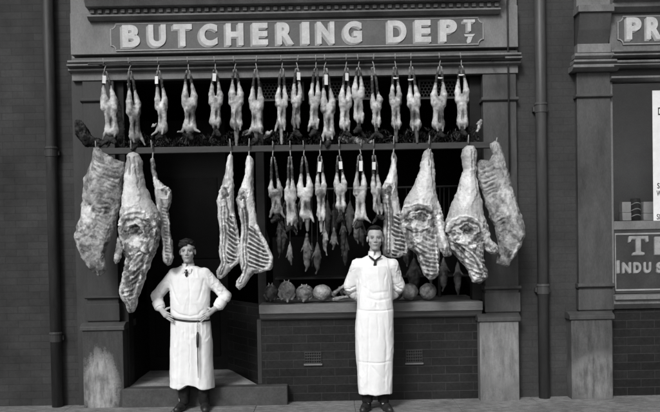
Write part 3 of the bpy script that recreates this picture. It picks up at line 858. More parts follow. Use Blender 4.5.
    if tagp:
        tx_, ty_, tw_, th_ = hx + rg.uniform(-1.2, .8), hy + (y0 - hy) * .42, 3.4, 7.5
        if tagp == 2: th_ = 10
        a0 = F(tx_ - tw_ / 2, ty_, -.03); a1 = F(tx_ + tw_ / 2, ty_ + th_, -.022)
        m = MB(); m.box(a0[0], a1[0], -.0345, -.033, a1[2], a0[2])
        o = m.build('paper_tag', M['paper'], t); o.rotation_euler = (0, rg.uniform(-.06, .06), 0)
    if band:
        m = MB(); m.tube([F(hx - 2.6, hy + (y0 - hy) * .72, -.018), F(hx, hy + (y0 - hy) * .74, -.026), F(hx + 2.6, hy + (y0 - hy) * .72, -.018)], .008, 6).build('white_tie', M['paper'], t, smooth=True)
    return t

top = [  # hook x, body x, thigh start, body end, half width, kwargs
 (105, 110.5, 87, 134, 8.2, dict(tagp=1, tail=4, arms=-1, fold=0, w=1)),
 (130, 133.5, 90, 139, 6.6, dict(tail=6, arms=1)),
 (158.5, 163, 89, 131, 6.2, dict(tagp=1, tail=2, arms=-1)),
 (188, 190, 84, 130, 6.4, dict(tail=4, arms=2)),
 (215, 217, 84, 125, 5.8, dict(tagp=1, tail=6, head=1)),
 (235, 236, 82, 127, 6.4, dict(tail=18, head=0)),
 (256, 258, 88, 131, 6.6, dict(tail=10, arms=2, spread=.9)),
 (282, 281.5, 87, 127, 5.8, dict(tail=16, arms=-1, head=0, spread=1.15)),
 (297, 297.5, 83, 125, 5.6, dict(tagp=1, tail=7)),
 (316, 313.8, 83, 126, 5.6, dict(tail=5, arms=-1)),
 (325.5, 328.5, 89, 136, 6.2, dict(tagp=2, tail=6, arms=-1)),
 (346.5, 343.5, 86, 128, 5.8, dict(tagp=1, tail=3, arms=0)),
 (358.6, 358.5, 78, 120, 5.8, dict(tail=9)),
 (373, 378, 93, 124, 5.8, dict(tail=10, fold=1, spread=.9)),
 (395, 394.5, 84, 126, 5.8, dict(tail=15, head=0, band=1)),
 (411, 414, 86, 128, 5.8, dict(tail=14, band=1, head=0)),
 (440, 438.5, 84, 128, 6.6, dict(band=1, tail=4)),
 (461, 461.5, 80, 126, 6.8, dict(band=1, tail=4)),
]
look = ['broad pale rabbit with a white paper tag, leftmost of the upper row', 'long skinned rabbit second from the left in the upper row, untagged',
 'skinned rabbit with paper tag, third from the left under the letter U', 'plump skinned rabbit with both forelegs out, fourth in the upper row', 'neat narrow rabbit with a paper tag, fifth in the upper row',
 'rabbit with a long thin neck and no tag, sixth in the upper row', 'large rabbit with spread forelegs, seventh in the upper row under the letter E', 'rabbit with widely spread thighs and long neck, eighth in the upper row',
 'small rabbit with a bright paper tag, ninth in the upper row', 'slim untagged rabbit, tenth in the upper row, close beside a tagged one', 'rabbit hanging lowest with a long paper tag, eleventh in the upper row',
 'mottled rabbit with a small paper tag, twelfth in the upper row', 'rabbit hanging highest of the upper row, thirteenth from the left', 'short rabbit folded over at the haunches, fourteenth in the upper row',
 'long rabbit tied with a white band, fifteenth in the upper row', 'rabbit with a white band and dark belly, sixteenth in the upper row under the D', 'stout rabbit tied with a white band, second from the right in the upper row',
 'large stout rabbit at the right end of the upper row']
rrow = lambda x, a, b: a + (b - a) * (x - 88) / 417.
for i, (hx, bx, y0, y1, w, kw) in enumerate(top):
    kw = dict(kw); kw.pop('w', None)
    hy = rrow(hx, 64, 57.5)
    hook(hx, hy, YT, 'steel hook on the thin upper rail, %s from the left' % ORD[i], 'hooks on the upper rail')
    rabbit(hx, hy + 5, bx, y0, y1, w, YT, look[i], 'rabbits of the upper row', 100 + i, **kw)
low = [
 (273, 275, 180, 213, 6.6, dict(tail=4, arms=2, spread=1.1)),
 (290, 290, 179, 222, 6.4, dict(tail=3, spread=.95)),
 (304, 306, 175, 218, 6.4, dict(tail=12, head=0, spread=1.15, arms=1)),
 (320, 322, 174, 217, 5.6, dict(tagp=2, tail=14, head=0)),
 (339, 339.5, 174, 209, 6.0, dict(tagp=1, tail=9, fold=0)),
 (360, 361, 173, 219, 6.2, dict(tagp=2, tail=4, arms=2)),
 (374, 376, 176, 211, 5.6, dict(tagp=1, tail=3)),
]
look2 = ['mottled rabbit with forelegs spread, leftmost of the lower row', 'clean stout rabbit, second from the left in the lower row', 'rabbit with wide thighs and a trailing neck, third in the lower row',
 'narrow rabbit with long paper tag and long thin neck, middle of the lower row', 'short rabbit with a small tag, fifth in the lower row above the window centre', 'large rabbit with a broad bright tag, sixth in the lower row', 'slim tagged rabbit above the right-hand man, last of the lower row']
brow = lambda x: 151.0 + (144.5 - 151.0) * (x - 98) / 396.
for i, (hx, bx, y0, y1, w, kw) in enumerate(low):
    hy = brow(hx)
    hook(hx, hy - 1, YB + .02, 'steel hook on the wooden beam over the %s rabbit of the lower row' % ORD[i], 'hooks on the wooden beam', 1.15)
    rabbit(hx, hy + 6, bx, y0, y1, w, YB - .01, look2[i], 'rabbits of the lower row', 200 + i, **kw)

# ------------------------------------------------------------------ big carcasses
def seg_dist(u, v, pts):
    d = np.full(u.shape, 1e9); tt = np.zeros(u.shape); side = np.zeros(u.shape); acc = 0; tot = sum(math.dist(pts[i], pts[i + 1]) for i in range(len(pts) - 1))
    for i in range(len(pts) - 1):
        (ax, ay), (bx, by) = pts[i], pts[i + 1]
        dx, dy = bx - ax, by - ay; L2 = dx * dx + dy * dy + 1e-9
        t = np.clip(((u - ax) * dx + (v - ay) * dy) / L2, 0, 1)
        q = np.hypot(u - ax - t * dx, v - ay - t * dy); m = q < d
        d = np.where(m, q, d); tt = np.where(m, (acc + t * math.sqrt(L2)) / tot, tt); acc += math.sqrt(L2)
    return d, tt
def poly_sdf(u, v, pts):
    d, _ = seg_dist(u, v, list(pts) + [pts[0]])
    ins = np.zeros(u.shape, bool); n_ = len(pts)
    for i in range(n_):
        (ax, ay), (bx, by) = pts[i], pts[(i + 1) % n_]
        if ay == by: continue
        c = ((ay > v) != (by > v)) & (u < (bx - ax) * (v - ay) / (by - ay) + ax); ins ^= c
    return np.where(ins, -d, d)
def carcass(name, label, hxy, pieces, feats, seed, tone0=.55, thick=.11, grp=None, Y=None, cat='carcass', rag=1.0, res=.0056, streak=.10, streak_dir=(1, 1, .35), lean0=.15, extra=None, smooth_to=0):
    """pieces: (outline, thickness, round-off width, depth offset); feats: relief and tone details laid on the street side"""
    Y = YB - (.10 if cat == 'carcass' and not (grp or '').startswith('split') else .06) if Y is None else Y
    F = Frame(hxy[0], hxy[1], Y); s = F.s
    t = thing(name, label, cat, (0, 0, 0), grp); F.place(t)
    U = [p[0] for q in pieces for p in q[0]]; W = [p[1] for q in pieces for p in q[0]]
    lo = (F(min(U) - 3, 0)[0], -.26, F(0, max(W) + 4)[2]); hi = (F(max(U) + 3, 0)[0], .16, F(0, min(W) - 3)[2])
    g = Field(lo, hi, res)
    uu = g.ax[0] / s + F.px; vv = -g.ax[2] / s + F.py
    UU, VV = np.meshgrid(uu, vv, indexing='ij')
    pn = np.stack([UU.ravel() * s, np.zeros(UU.size), VV.ravel() * s], 1)
    wob = (fbm(pn, 14, 4, seed).reshape(UU.shape)) * 1.0 * rag
    y = g.ax[1].reshape(1, -1, 1)
    for out, th, rnd, off in pieces:
        d = poly_sdf(UU, VV, out) + wob
        q = np.clip(-d / rnd, 0, 1); h = th * np.sqrt(np.clip(1 - (1 - q) ** 2, 0, 1))
        D = np.where(d < 0, 0, d * s)
        fld = np.abs(y - off) - h[:, None, :] * (1 if True else 0)
        fld = np.where(d[:, None, :] < 0, fld * .8, np.maximum(np.sqrt(D[:, None, :] ** 2 + np.maximum(np.abs(y - off), 0) ** 2), .001))
        k = .012; a = g.A; hh_ = np.clip(.5 + .5 * (a - fld) / k, 0, 1)
        g.A = (a * (1 - hh_) + fld * hh_ - k * hh_ * (1 - hh_)).astype(np.float32)
    V, Fc = g.mesh(); V = relax(V, Fc, 2)
    N = vnormals(V, Fc); u, v = F.pix(V)
    front = np.clip(-N[:, 1] * 2 + .3, 0, 1)
    fat = fbm(V, 9, 4, seed + 3, streak_dir); fine = fbm(V, 42, 3, seed + 4, streak_dir)
    nf = np.where(v < smooth_to, .35, 1.0) if smooth_to else np.full(len(V), .8)
    nf = nf + (1 - nf) * np.clip((v - smooth_to + 6) / 10, 0, 1) * (1 if smooth_to else 0)
    fat = fat * nf; fine = fine * nf
    vein = np.clip(1 - np.abs(fbm(V, 13, 4, seed + 41)) * 4.5, 0, 1); tone = tone0 * (.74 if grp and grp.startswith('beef') or cat == 'carcass' and not grp else .70 if cat == 'meat' else .88) + .12 * fat + streak * fine - (.17 if not (grp or '').startswith('split') else .05) * vein * nf + (.10 * (1 - nf))
    ln = np.clip(fbm(V, 8, 5, seed + 11) * 2.2 - .45 + lean0, 0, 1) * nf
    tone = tone * (1 - .48 * ln)
    rel = .006 * fat + .0030 * fine - .003 * vein * nf + .0010 * fbm(V, 90, 2, seed + 5) * nf
    for ft in feats:
        kd = ft[0]
        if kd == 'blob':       # centre, radii, angle, tone (None keeps), relief, edge irregularity
            _, cx, cy, rx, ry, ang, tn, rf, irr = ft
            ca, sa = math.cos(ang), math.sin(ang); a = ((u - cx) * ca + (v - cy) * sa) / rx; b = (-(u - cx) * sa + (v - cy) * ca) / ry
            e = np.sqrt(a * a + b * b) + irr * fbm(V, 24, 3, seed + int(cx)); w = np.clip((1.15 - e) / .35, 0, 1); w = w * w * (3 - 2 * w) * front
            if tn is not None: w = w * np.clip(1.0 + .4 * fbm(V, 30, 3, seed + 17), .4, 1); tone = tone * (1 - w) + w * tn * (1 + .35 * fine)
            rel = rel + rf * w
        elif kd == 'line':     # points, width, tone, relief, wander
            _, pts, wd, tn, rf, irr = ft
            d, tt = seg_dist(u + irr * fbm(V, 18, 2, seed + 6), v + irr * fbm(V, 18, 2, seed + 8), pts); w = np.clip(1.3 - d / wd, 0, 1); w = w * w * (3 - 2 * w) * front
            if tn is not None: w = w * np.clip(1.05 + .5 * fbm(V, 26, 3, seed + 19), .3, 1); tone = tone * (1 - w) + w * tn * (1 + .3 * fine)
            rel = rel + rf * w
        elif kd == 'ribs':     # region outline, direction of the rib, spacing, tone on the rib, tone between, relief, curve
            _, out, ang, sp, t1, t2, rf, cv = ft
            m_ = np.clip(-(poly_sdf(u, v, out) + 2.2 * fbm(V, 16, 3, seed)) / 1.5, 0, 1) * front * (1 if (grp or '').startswith('split') else .72)
            cx = sum(p[0] for p in out) / len(out); cy = sum(p[1] for p in out) / len(out)
            al = (u - cx) * math.cos(ang) + (v - cy) * math.sin(ang); ac = -(u - cx) * math.sin(ang) + (v - cy) * math.cos(ang) + cv * al * al
            ph = .5 + .5 * np.cos(2 * math.pi * (ac / sp + .22 * fat + .06 * fine)); ph = ph ** (2.1 if (grp or '').startswith('split') else 1.5); br_ = np.clip(.95 + .6 * fbm(V, 12, 3, seed + 31), .25, 1); ph = ph * br_
            tr = t2 * .6 + (t1 * 1.1 - t2 * .6) * ph + .05 * fine
            tone = tone * (1 - m_) + tr * m_; rel = rel + m_ * rf * 1.35 * (ph - .6)
        elif kd == 'creases':  # broken irregular folds
            _, out, ang, sp, dk, rf = ft
            m_ = np.clip(-poly_sdf(u, v, out) / 3, 0, 1)
            ac = -u * math.sin(ang) + v * math.cos(ang) + 3.0 * fbm(V, 7, 3, seed + 21)
            ph = np.abs(np.sin(math.pi * ac / sp)); amp = np.clip(.5 + fbm(V, 9, 2, seed + 22), 0, 1.3)
            tone = tone * (1 - m_ * dk * amp * (1 - ph) ** 2); rel = rel + m_ * amp * rf * (ph - .6)
    if smooth_to and not (grp or '').startswith('split'):
        cm = np.clip((v - smooth_to) / 8, 0, 1) * front; dk = np.clip(fbm(V, 17, 4, seed + 61) * 2.4 - .12, 0, 1) * cm
        tone = tone * (1 - .68 * dk); rel = rel - .006 * dk
        hi = np.clip(fbm(V, 15, 4, seed + 71) * 2.4 - .45, 0, 1) * cm; tone = tone + .22 * hi * (1 - dk); rel = rel + .003 * hi
    elif (grp or '').startswith('split') or cat == 'meat' or name == 'lamb_side':
        dk = np.clip(fbm(V, 15, 4, seed + 61, streak_dir) * 2.2 - .35, 0, 1) * front; tone = tone * (1 - .5 * dk); rel = rel - .003 * dk
    V = V + N * rel[:, None]
    npmesh('side', V, Fc, M['meat'], t, tone)
    if extra: extra(F, t)
    return t
def bighook(px, py, label): hook(px, py, YB + .02, label, 'hooks on the wooden beam', 1.5)
def shank_string(F, t): pass
BL, LN, RB, CR = 'blob', 'line', 'ribs', 'creases'

# 1 flat forequarter, leftmost
o1 = [(93.7, 148), (97, 146), (100, 148), (105.6, 153.6), (114, 158), (124, 162), (125.4, 170.5), (122.5, 184), (121, 201), (117, 220), (110.7, 238), (104.5, 252), (105, 264), (107, 270), (103, 274), (99, 277), (92, 272), (87, 267), (81, 258), (76, 247), (74, 236.6), (76, 228), (81, 214.6), (82.5, 191), (84.5, 177), (90, 163.7)]
carcass('beef_forequarter', 'broad flat forequarter with rippled fat at the far left end of the beam', (97, brow(97) - 3), [(o1, .075, 11, 0)],
 [(CR, [(92, 158), (124, 160), (120, 205), (108, 245), (96, 230), (98, 190)], .42, 4.6, .55, .012),
  (CR, [(84, 180), (100, 190), (98, 262), (76, 246), (76, 228)], 2.3, 9, .25, .008),
  (BL, 88, 216, 8, 12, .3, .62, .004, .3), (BL, 95, 168, 4, 10, .1, .42, -.004, .4), (BL, 86, 249, 10, 3, .55, .15, -.006, .5), (BL, 98, 268, 9, 6, .3, .12, 0, .6), (BL, 92, 258, 5, 6, .3, .2, 0, .6),
  (LN, [(78, 240), (88, 236), (97, 225), (103, 210)], 1.4, .3, -.006, 2), (LN, [(104, 252), (108, 238), (113, 225)], 1.5, .18, -.004, 1), (BL, 97, 149, 2, 3, 0, .2, -.01, .2)],
 11, .47, cat='meat', lean0=.25, streak=.13, streak_dir=(1, 1, .8))
bighook(98, brow(98) - 2, 'large steel hook at the left end of the beam through the flat forequarter')
# 2 hindquarter left
o2 = [(126, 155), (129, 152.6), (134, 152.4), (139, 154), (141.5, 160), (143, 167.6), (145, 186), (152, 200.6), (158.6, 211), (161.2, 221), (160.2, 237.6), (155.5, 252), (149.5, 264), (143, 283), (137.5, 297), (136, 308), (133, 312.5), (129, 312), (126, 305), (120, 298), (118.6, 290), (121, 280), (122.6, 271), (126, 258), (121, 250), (119, 240), (118.2, 230), (119, 220), (122, 204), (123.6, 186), (124.8, 169.7)]
o2b = [(119.5, 236), (124, 240), (124.5, 250), (121.5, 260), (118, 263.8), (115, 260.5), (117, 250)]
carcass('beef_hindquarter', 'large hindquarter with an open cut and trailing flank, second from the left on the beam', (132, brow(132) - 1), [(o2, .125, 15, 0), (o2b, .03, 3, -.09)],
 [(BL, 133, 190, 9, 24, .1, .66, .008, .25), (LN, [(131, 158), (132.5, 175)], 1.5, .2, -.01, .6), (LN, [(137, 158), (138, 172), (141, 188)], 1.1, .35, -.006, .6), (BL, 128, 163, 2.5, 8, 0, .3, -.004, .4),
  (BL, 139, 221, 19, 13, .25, .48, .012, .35), (LN, [(121, 226), (126, 215), (137, 210), (149, 214), (157, 224)], 1.5, .72, .014, 1.6), (LN, [(122, 232), (129, 221), (140, 218), (151, 222), (156, 232)], 1.2, .12, -.01, 2),
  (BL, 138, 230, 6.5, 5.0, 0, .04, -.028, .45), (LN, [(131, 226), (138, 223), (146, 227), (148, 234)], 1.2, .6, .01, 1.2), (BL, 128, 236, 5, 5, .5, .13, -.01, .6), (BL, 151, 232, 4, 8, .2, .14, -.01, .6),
  (BL, 141, 246, 9, 8, 0, .68, .012, .3), (LN, [(133, 255), (141, 252), (150, 254)], 1.2, .14, -.008, 1.5), (BL, 150, 246, 3, 6, .3, .28, -.004, .4),
  (RB, [(127, 257), (152, 252), (143, 284), (136, 300), (121, 296), (123, 275)], -.55, 4.4, .52, .14, .010, .01), (LN, [(150, 256), (142, 276), (136, 294)], 1.2, .7, .008, 1),
  (LN, [(127, 260), (123.5, 275), (121, 292)], 1.6, .6, .006, 1), (BL, 130, 304, 5, 6, .2, .3, 0, .5), (LN, [(126, 296), (132, 310)], 1.2, .10, -.006, 1.5)],
 12, .55, lean0=.2, cat='carcass', smooth_to=212)
bighook(131, brow(131) - 2, 'large steel hook on the beam over the left hindquarter')
# 3 small side behind
o3 = [(150.6, 159), (153, 158), (154.8, 162), (155.3, 172), (158, 179), (165, 186), (171.5, 190), (172, 198.5), (168, 211), (169, 227), (171.8, 246), (173, 257), (171, 264), (166.5, 266.8), (163, 262), (161, 244), (158.4, 219), (154.6, 199), (153, 183), (152, 172)]
carcass('lamb_side', 'small lean side with a dark cut face hanging behind the left-hand man', (152, brow(152) - 1), [(o3, .05, 6, 0)],
 [(BL, 158, 184, 4, 7, -.5, .68, .004, .3), (BL, 166, 192, 4, 3.2, 0, .07, -.012, .4), (LN, [(160, 189), (167, 187), (170, 192), (168, 198), (162, 199)], 1.0, .62, .008, .8), (LN, [(162, 200), (164, 220), (167, 245), (168, 262)], 1.8, .12, -.008, 1), (LN, [(158, 205), (161, 225), (165, 258)], .9, .55, .004, .6),
  (LN, [(168, 214), (170, 240), (171.5, 258)], 1.0, .6, .006, .6), (RB, [(162, 205), (168, 208), (171, 258), (165, 262)], .25, 3.2, .42, .10, .006, 0), (BL, 163, 196, 3, 4, 0, .35, 0, .4)],
 13, .5, cat='carcass', Y=YB - .04, lean0=.3)
bighook(152.5, brow(152.5) - 2, 'steel hook on the beam over the small lean side')
# 4, 5, 6 split sheep sides with ribs showing
def sheep(label, hx, o, spine, kid, ribs, ang, rim, seed, cuty, hk, Y=None):
    sc = [(BL, (o[0][0] + spine[0][0]) / 2 + 2, cuty - 18, 5, 22, .1, .74, .006, .15),
      (LN, spine, 3.2, .07, -.012, .5), (LN, spine, 1.0, .66, .012, .35), (LN, [(p[0] - 3.4, p[1]) for p in spine], .9, .60, .004, .4),
      (RB, ribs, ang, 3.9, .66, .07, .012, .006), (LN, rim, 1.5, .68, .010, .5),
      (BL, kid[0], kid[1], 4.0, 5.0, .2, .08, -.014, .4), (LN, [(kid[0] - 5, kid[1] - 3), (kid[0] - 2, kid[1] - 8), (kid[0] + 3, kid[1] - 7)], 1.3, .62, .010, .7),
      (BL, kid[0] - 1, kid[1] + 9, 3.2, 3.6, 0, .58, .010, .4), (LN, [(kid[0] + 1, kid[1] + 2), (kid[0] + 4, kid[1] + 18), (kid[0] + 5, kid[1] + 34)], 1.5, .08, -.010, .8)]
    n_ = len(spine)
    for i in range(14):     # vertebrae
        f = i / 13 * (n_ - 1); k = min(int(f), n_ - 2); r_ = f - k
        p = (spine[k][0] + (spine[k + 1][0] - spine[k][0]) * r_, spine[k][1] + (spine[k + 1][1] - spine[k][1]) * r_)
        sc.append((BL, p[0], p[1], 1.2, 1.1, 0, .74, .005, .1)); 
    carcass('sheep_side', label, (hx, brow(hx)), [(o, .06, 7.5, 0)], sc, seed, .62, grp='split sheep sides showing their ribs', cat='carcass', lean0=.0, rag=.6, res=.0050, Y=Y, smooth_to=kid[1] - 5)
    bighook(hk[0], brow(hk[0]) - 2, hk[1])
o4 = [(230, 153.5), (232.6, 156), (232.6, 166.9), (233.7, 185), (233.4, 199.6), (234.4, 214), (239, 236), (241.3, 250.6), (239.4, 261.6), (232.5, 267), (227, 274), (221, 278.6), (217, 277), (216.6, 271), (220.5, 261.6), (218.6, 254.3), (219.4, 232.4), (217.6, 210.6), (217, 199.6), (220.6, 188.7), (225, 174), (227.5, 158)]
sheep('narrow split sheep side showing ribs, left one of the pair by the doorway', 230, o4, [(224, 200), (223.5, 215), (224.5, 232), (223.5, 250), (225, 262), (221, 273)], (225, 194), [(227, 214), (235, 216), (240, 245), (239, 260), (228, 264), (226.5, 240)], .55, [(234, 214), (238.6, 236), (240.3, 252), (237, 262), (231, 266)], 14, 196, (230.3, 'steel hook over the left one of the pair of sheep sides'))
o5 = [(247.5, 155.5), (251, 156), (253.7, 160), (253.2, 174), (253.9, 192.4), (254.6, 207), (257.5, 225), (268.3, 247), (272.4, 258), (271.4, 267.5), (262, 271.5), (254, 273.5), (249, 279), (244.6, 286), (239, 289), (235.6, 286), (236, 281), (241.5, 272.5), (238.6, 261.6), (240.6, 243.4), (241.6, 225), (238, 210.6), (236, 199.6), (240.6, 188.7), (245.5, 174), (246, 161.4)]
sheep('wide split sheep side with ribs flared open, right one of the pair by the doorway', 249, o5, [(243, 200), (245, 215), (246, 232), (244.5, 250), (246, 264), (240, 281)], (243.5, 196), [(249, 226), (257, 228), (267, 246), (271, 262), (262, 270), (248, 270), (247, 248)], .42, [(257, 226), (267, 246), (271, 258), (270, 267), (260, 270.5)], 15, 198, (249.2, 'steel hook over the right one of the pair of sheep sides'))
o6 = [(391.6, 152.5), (394.5, 151.6), (396.6, 158.6), (397.2, 182.4), (398.2, 196), (400.8, 213), (405.6, 230), (407.6, 243.6), (406.6, 253.8), (398.8, 257), (390.3, 257), (383.6, 255), (382, 243.6), (384.6, 213), (381.6, 199.4), (380.8, 192), (385, 180.7), (389.8, 172), (391, 162)]
sheep('single split sheep side with ribs, hanging just right of the right-hand man\'s head', 393.5, o6, [(387, 198), (388, 212), (388.5, 226), (388, 240), (388, 252)], (387.5, 191), [(391, 213), (399, 213), (405, 232), (406, 254), (392, 256), (391, 235)], .38, [(400, 212), (405, 230), (407, 244), (405.5, 254)], 16, 196, (394, 'steel hook over the single sheep side by the man\'s head'), Y=YB + .075)
# 7, 8 hindquarters right
def hind(label, hx, o, flap, seed, cav, top, ribdir, hk, ribpoly, extra):
    cx, cy = cav
    fs = [(BL, top[0], top[1], 9, 24, top[2], .68, .010, .2), (LN, [(top[0] + 2, top[1] - 36), (top[0] + 2.5, top[1] - 18)], 1.3, .25, -.010, .6), (LN, [(top[0] + 5.5, top[1] - 34), (top[0] + 5, top[1] - 15), (top[0] + 8, top[1] + 10)], 1.0, .34, -.006, .6),
      (BL, cx, cy - 2, 21, 14, .15, .46, .010, .3), (LN, [(cx - 20, cy + 3), (cx - 14, cy - 9), (cx - 2, cy - 13), (cx + 11, cy - 9), (cx + 18, cy + 2)], 1.6, .72, .014, 1.4),
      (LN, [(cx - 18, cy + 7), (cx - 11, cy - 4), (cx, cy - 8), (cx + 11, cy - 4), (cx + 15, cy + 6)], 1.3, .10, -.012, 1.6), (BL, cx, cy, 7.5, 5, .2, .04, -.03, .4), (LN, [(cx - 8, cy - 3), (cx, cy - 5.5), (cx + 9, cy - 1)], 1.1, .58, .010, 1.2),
      (BL, cx - 12, cy + 6, 4.5, 3.6, .5, .10, -.014, .6), (BL, cx + 12, cy + 8, 4, 5, .2, .12, -.012, .6), (BL, cx - 4, cy + 11, 10, 4.5, .2, .62, .012, .3), (LN, [(cx - 14, cy + 13), (cx - 4, cy + 17), (cx + 8, cy + 15)], 1.2, .12, -.010, 1.6),
      (RB, ribpoly, ribdir, 4.2, .54, .14, .010, .012)] + extra
    carcass('beef_hindquarter', label, (hx, brow(hx)), [(o, .13, 15, 0), (flap, .04, 4, -.07)], fs, seed, .56, grp='beef hindquarters on the right of the beam', cat='carcass', lean0=.2, smooth_to=cy - 12)
    bighook(hk[0], brow(hk[0]) - 2, hk[1])
o7 = [(424, 151), (427, 148.5), (431, 148.8), (433.6, 154), (434, 175.6), (436, 192.6), (440.6, 213), (441, 232), (440, 247), (440, 262), (438.6, 275), (434, 279), (429.4, 278.5), (424.3, 273.5), (417, 255), (407.3, 246.5), (403.4, 230), (402.6, 213), (405, 200), (413.6, 185.8), (419.6, 172), (421, 158.6)]
o7b = [(437, 200), (441, 213), (445, 230), (450, 246), (451, 254), (447, 257.6), (443, 257.6), (439.6, 250), (436, 236), (435, 215)]
hind('hindquarter with long trailing strip, nearest the right-hand man', 428, o7, o7b, 17, (419, 216), (425, 184, .12), .35, (428.5, 'large steel hook over the hindquarter nearest the man'), [(411, 238), (436, 232), (438, 276), (428, 277), (417, 254)],
 [(LN, [(434, 236), (436, 256), (437, 272)], 1.1, .66, .008, .8), (LN, [(409, 236), (418, 252), (426, 272)], 1.4, .58, .008, .8), (BL, 415, 236, 6, 7, .4, .62, .008, .4), (BL, 441, 235, 2.2, 18, -.25, .6, .006, .3)])
o8 = [(463, 149), (467, 145.6), (473, 145.6), (477, 150), (477.4, 158), (474.8, 172.8), (478.4, 187.3), (482.6, 205.5), (485, 218.3), (489.6, 231), (488.6, 241), (484, 250), (483.5, 256), (486.6, 265.6), (488.6, 276), (485, 281.4), (480.5, 283.5), (473, 282), (467.4, 268), (460, 259.5), (451, 250), (446, 237.5), (445.4, 222), (450.8, 207.3), (458.4, 187.3), (463, 169), (462, 156.4)]
o8b = [(484, 222), (488, 230), (490, 238), (496.4, 245), (498, 251), (494, 254.6), (489, 254), (484.6, 249), (481, 238)]
hind('hindquarter with gaping dark cavity, between the two rightmost pieces', 470, o8, o8b, 18, (465, 229), (468, 187, .22), .5, (468, 'large steel hook over the hindquarter at the right of the beam'), [(452, 248), (470, 242), (482, 250), (488, 276), (478, 283), (466, 264)],
 [(LN, [(452, 247), (464, 258), (474, 278)], 1.5, .6, .008, .8), (BL, 466, 244, 9, 4, .25, .70, .012, .3), (LN, [(470, 252), (478, 262), (484, 276)], 1.3, .62, .008, .8), (LN, [(456, 246), (468, 252), (477, 266)], 1.0, .12, -.008, 1)])
# 9 flat forequarter right
o9 = [(491.6, 149), (490.6, 144), (494.5, 141.2), (498.7, 143.4), (502.6, 151), (509.8, 176.4), (515.4, 198.2), (524, 219), (525.6, 234.6), (521, 246), (517.4, 253), (511.8, 262.5), (509.6, 267.6), (503, 267), (497, 263), (499, 249), (496.4, 231), (489.2, 216.4), (483.8, 198.2), (478.3, 180), (475.4, 163), (480.5, 159.4), (489, 160.4), (493, 155)]
carcass('beef_forequarter', 'broad flat forequarter with rippled edge at the far right end of the beam', (495, brow(494)), [(o9, .075, 11, 0)],
 [(CR, [(476, 162), (494, 160), (499, 200), (507, 225), (500, 232), (488, 214)], -.35, 4.4, .6, .013), (CR, [(496, 160), (508, 172), (524, 225), (520, 250), (508, 225)], 1.2, 9, .25, .007),
  (BL, 508, 205, 7, 20, -.25, .52, .004, .3), (BL, 512, 240, 9, 8, .4, .30, -.006, .4), (LN, [(500, 232), (509, 232), (518, 240)], 1.5, .15, -.010, 1.6), (LN, [(518, 244), (511, 258)], 1.5, .62, .008, .8), (BL, 505, 262, 7, 5, 0, .25, 0, .6), (BL, 501, 247, 2.5, 9, 0, .2, -.008, .4), (BL, 496, 150, 2, 6, 0, .3, -.006, .3)],
 19, .46, cat='meat', lean0=.25, streak=.13, streak_dir=(1, 1, .8))
bighook(494, brow(494) + 1, 'large steel hook at the right end of the beam through the flat forequarter')

# ------------------------------------------------------------------ people
def ground_depth(px, py):
    """depth on the pavement of a point measured in the picture"""
    d = CM.to_3x3() @ Vector(((px - 330.0) / FPX, -(py - AX) / FPX, -1.0)); t = -EYE / d.z
    return -DIST + d.y * t
def folds(V, N, u, v, lines, seed, axis=190.5, half=18.0):
    wp = V + .02 * np.stack([fbm(V, 9, 2, seed + 5), fbm(V, 9, 2, seed + 6), fbm(V, 9, 2, seed + 7)], 1)
    rg_ = 1 - np.abs(fbm(wp, 7, 2, seed + 8, (1.5, 1.2, .28))) * 1.4
    rel = .0014 * fbm(V, 11, 3, seed, (1, 1, .5)) + .0006 * fbm(V, 45, 2, seed + 1) + .0050 * np.clip(rg_, 0, 1) ** 3
    slv = np.clip((np.abs(u - axis) - half + 1.5) / 4, 0, 1) * (v < 306)       # sleeves crumple across, the body hangs straight
    cr = np.clip(1 - np.abs(fbm(wp, 13, 2, seed + 15, (.7, 1, 1.5))) * 2.2, 0, 1) ** 2
    rel = rel + slv * (-.0045 * cr + .0018)
    bl = np.clip(1 - np.abs(fbm(wp, 5.5, 2, seed + 25, (1.2, 1, .7))) * 2.6, 0, 1) ** 2
    rel = rel - .0018 * bl * (1 - slv)
    for pts, wd, rf in lines:
        d, tt = seg_dist(u + .5 * fbm(V, 14, 2, seed + 3), v + .5 * fbm(V, 14, 2, seed + 4), pts)
        rel = rel + 1.2 * rf * np.exp(-(d / wd) ** 2) * np.sin(np.clip(tt, 0, 1) * math.pi) ** .5 * np.clip(-N[:, 1] * 2 + .3, 0, 1)
    return V + N * rel[:, None]

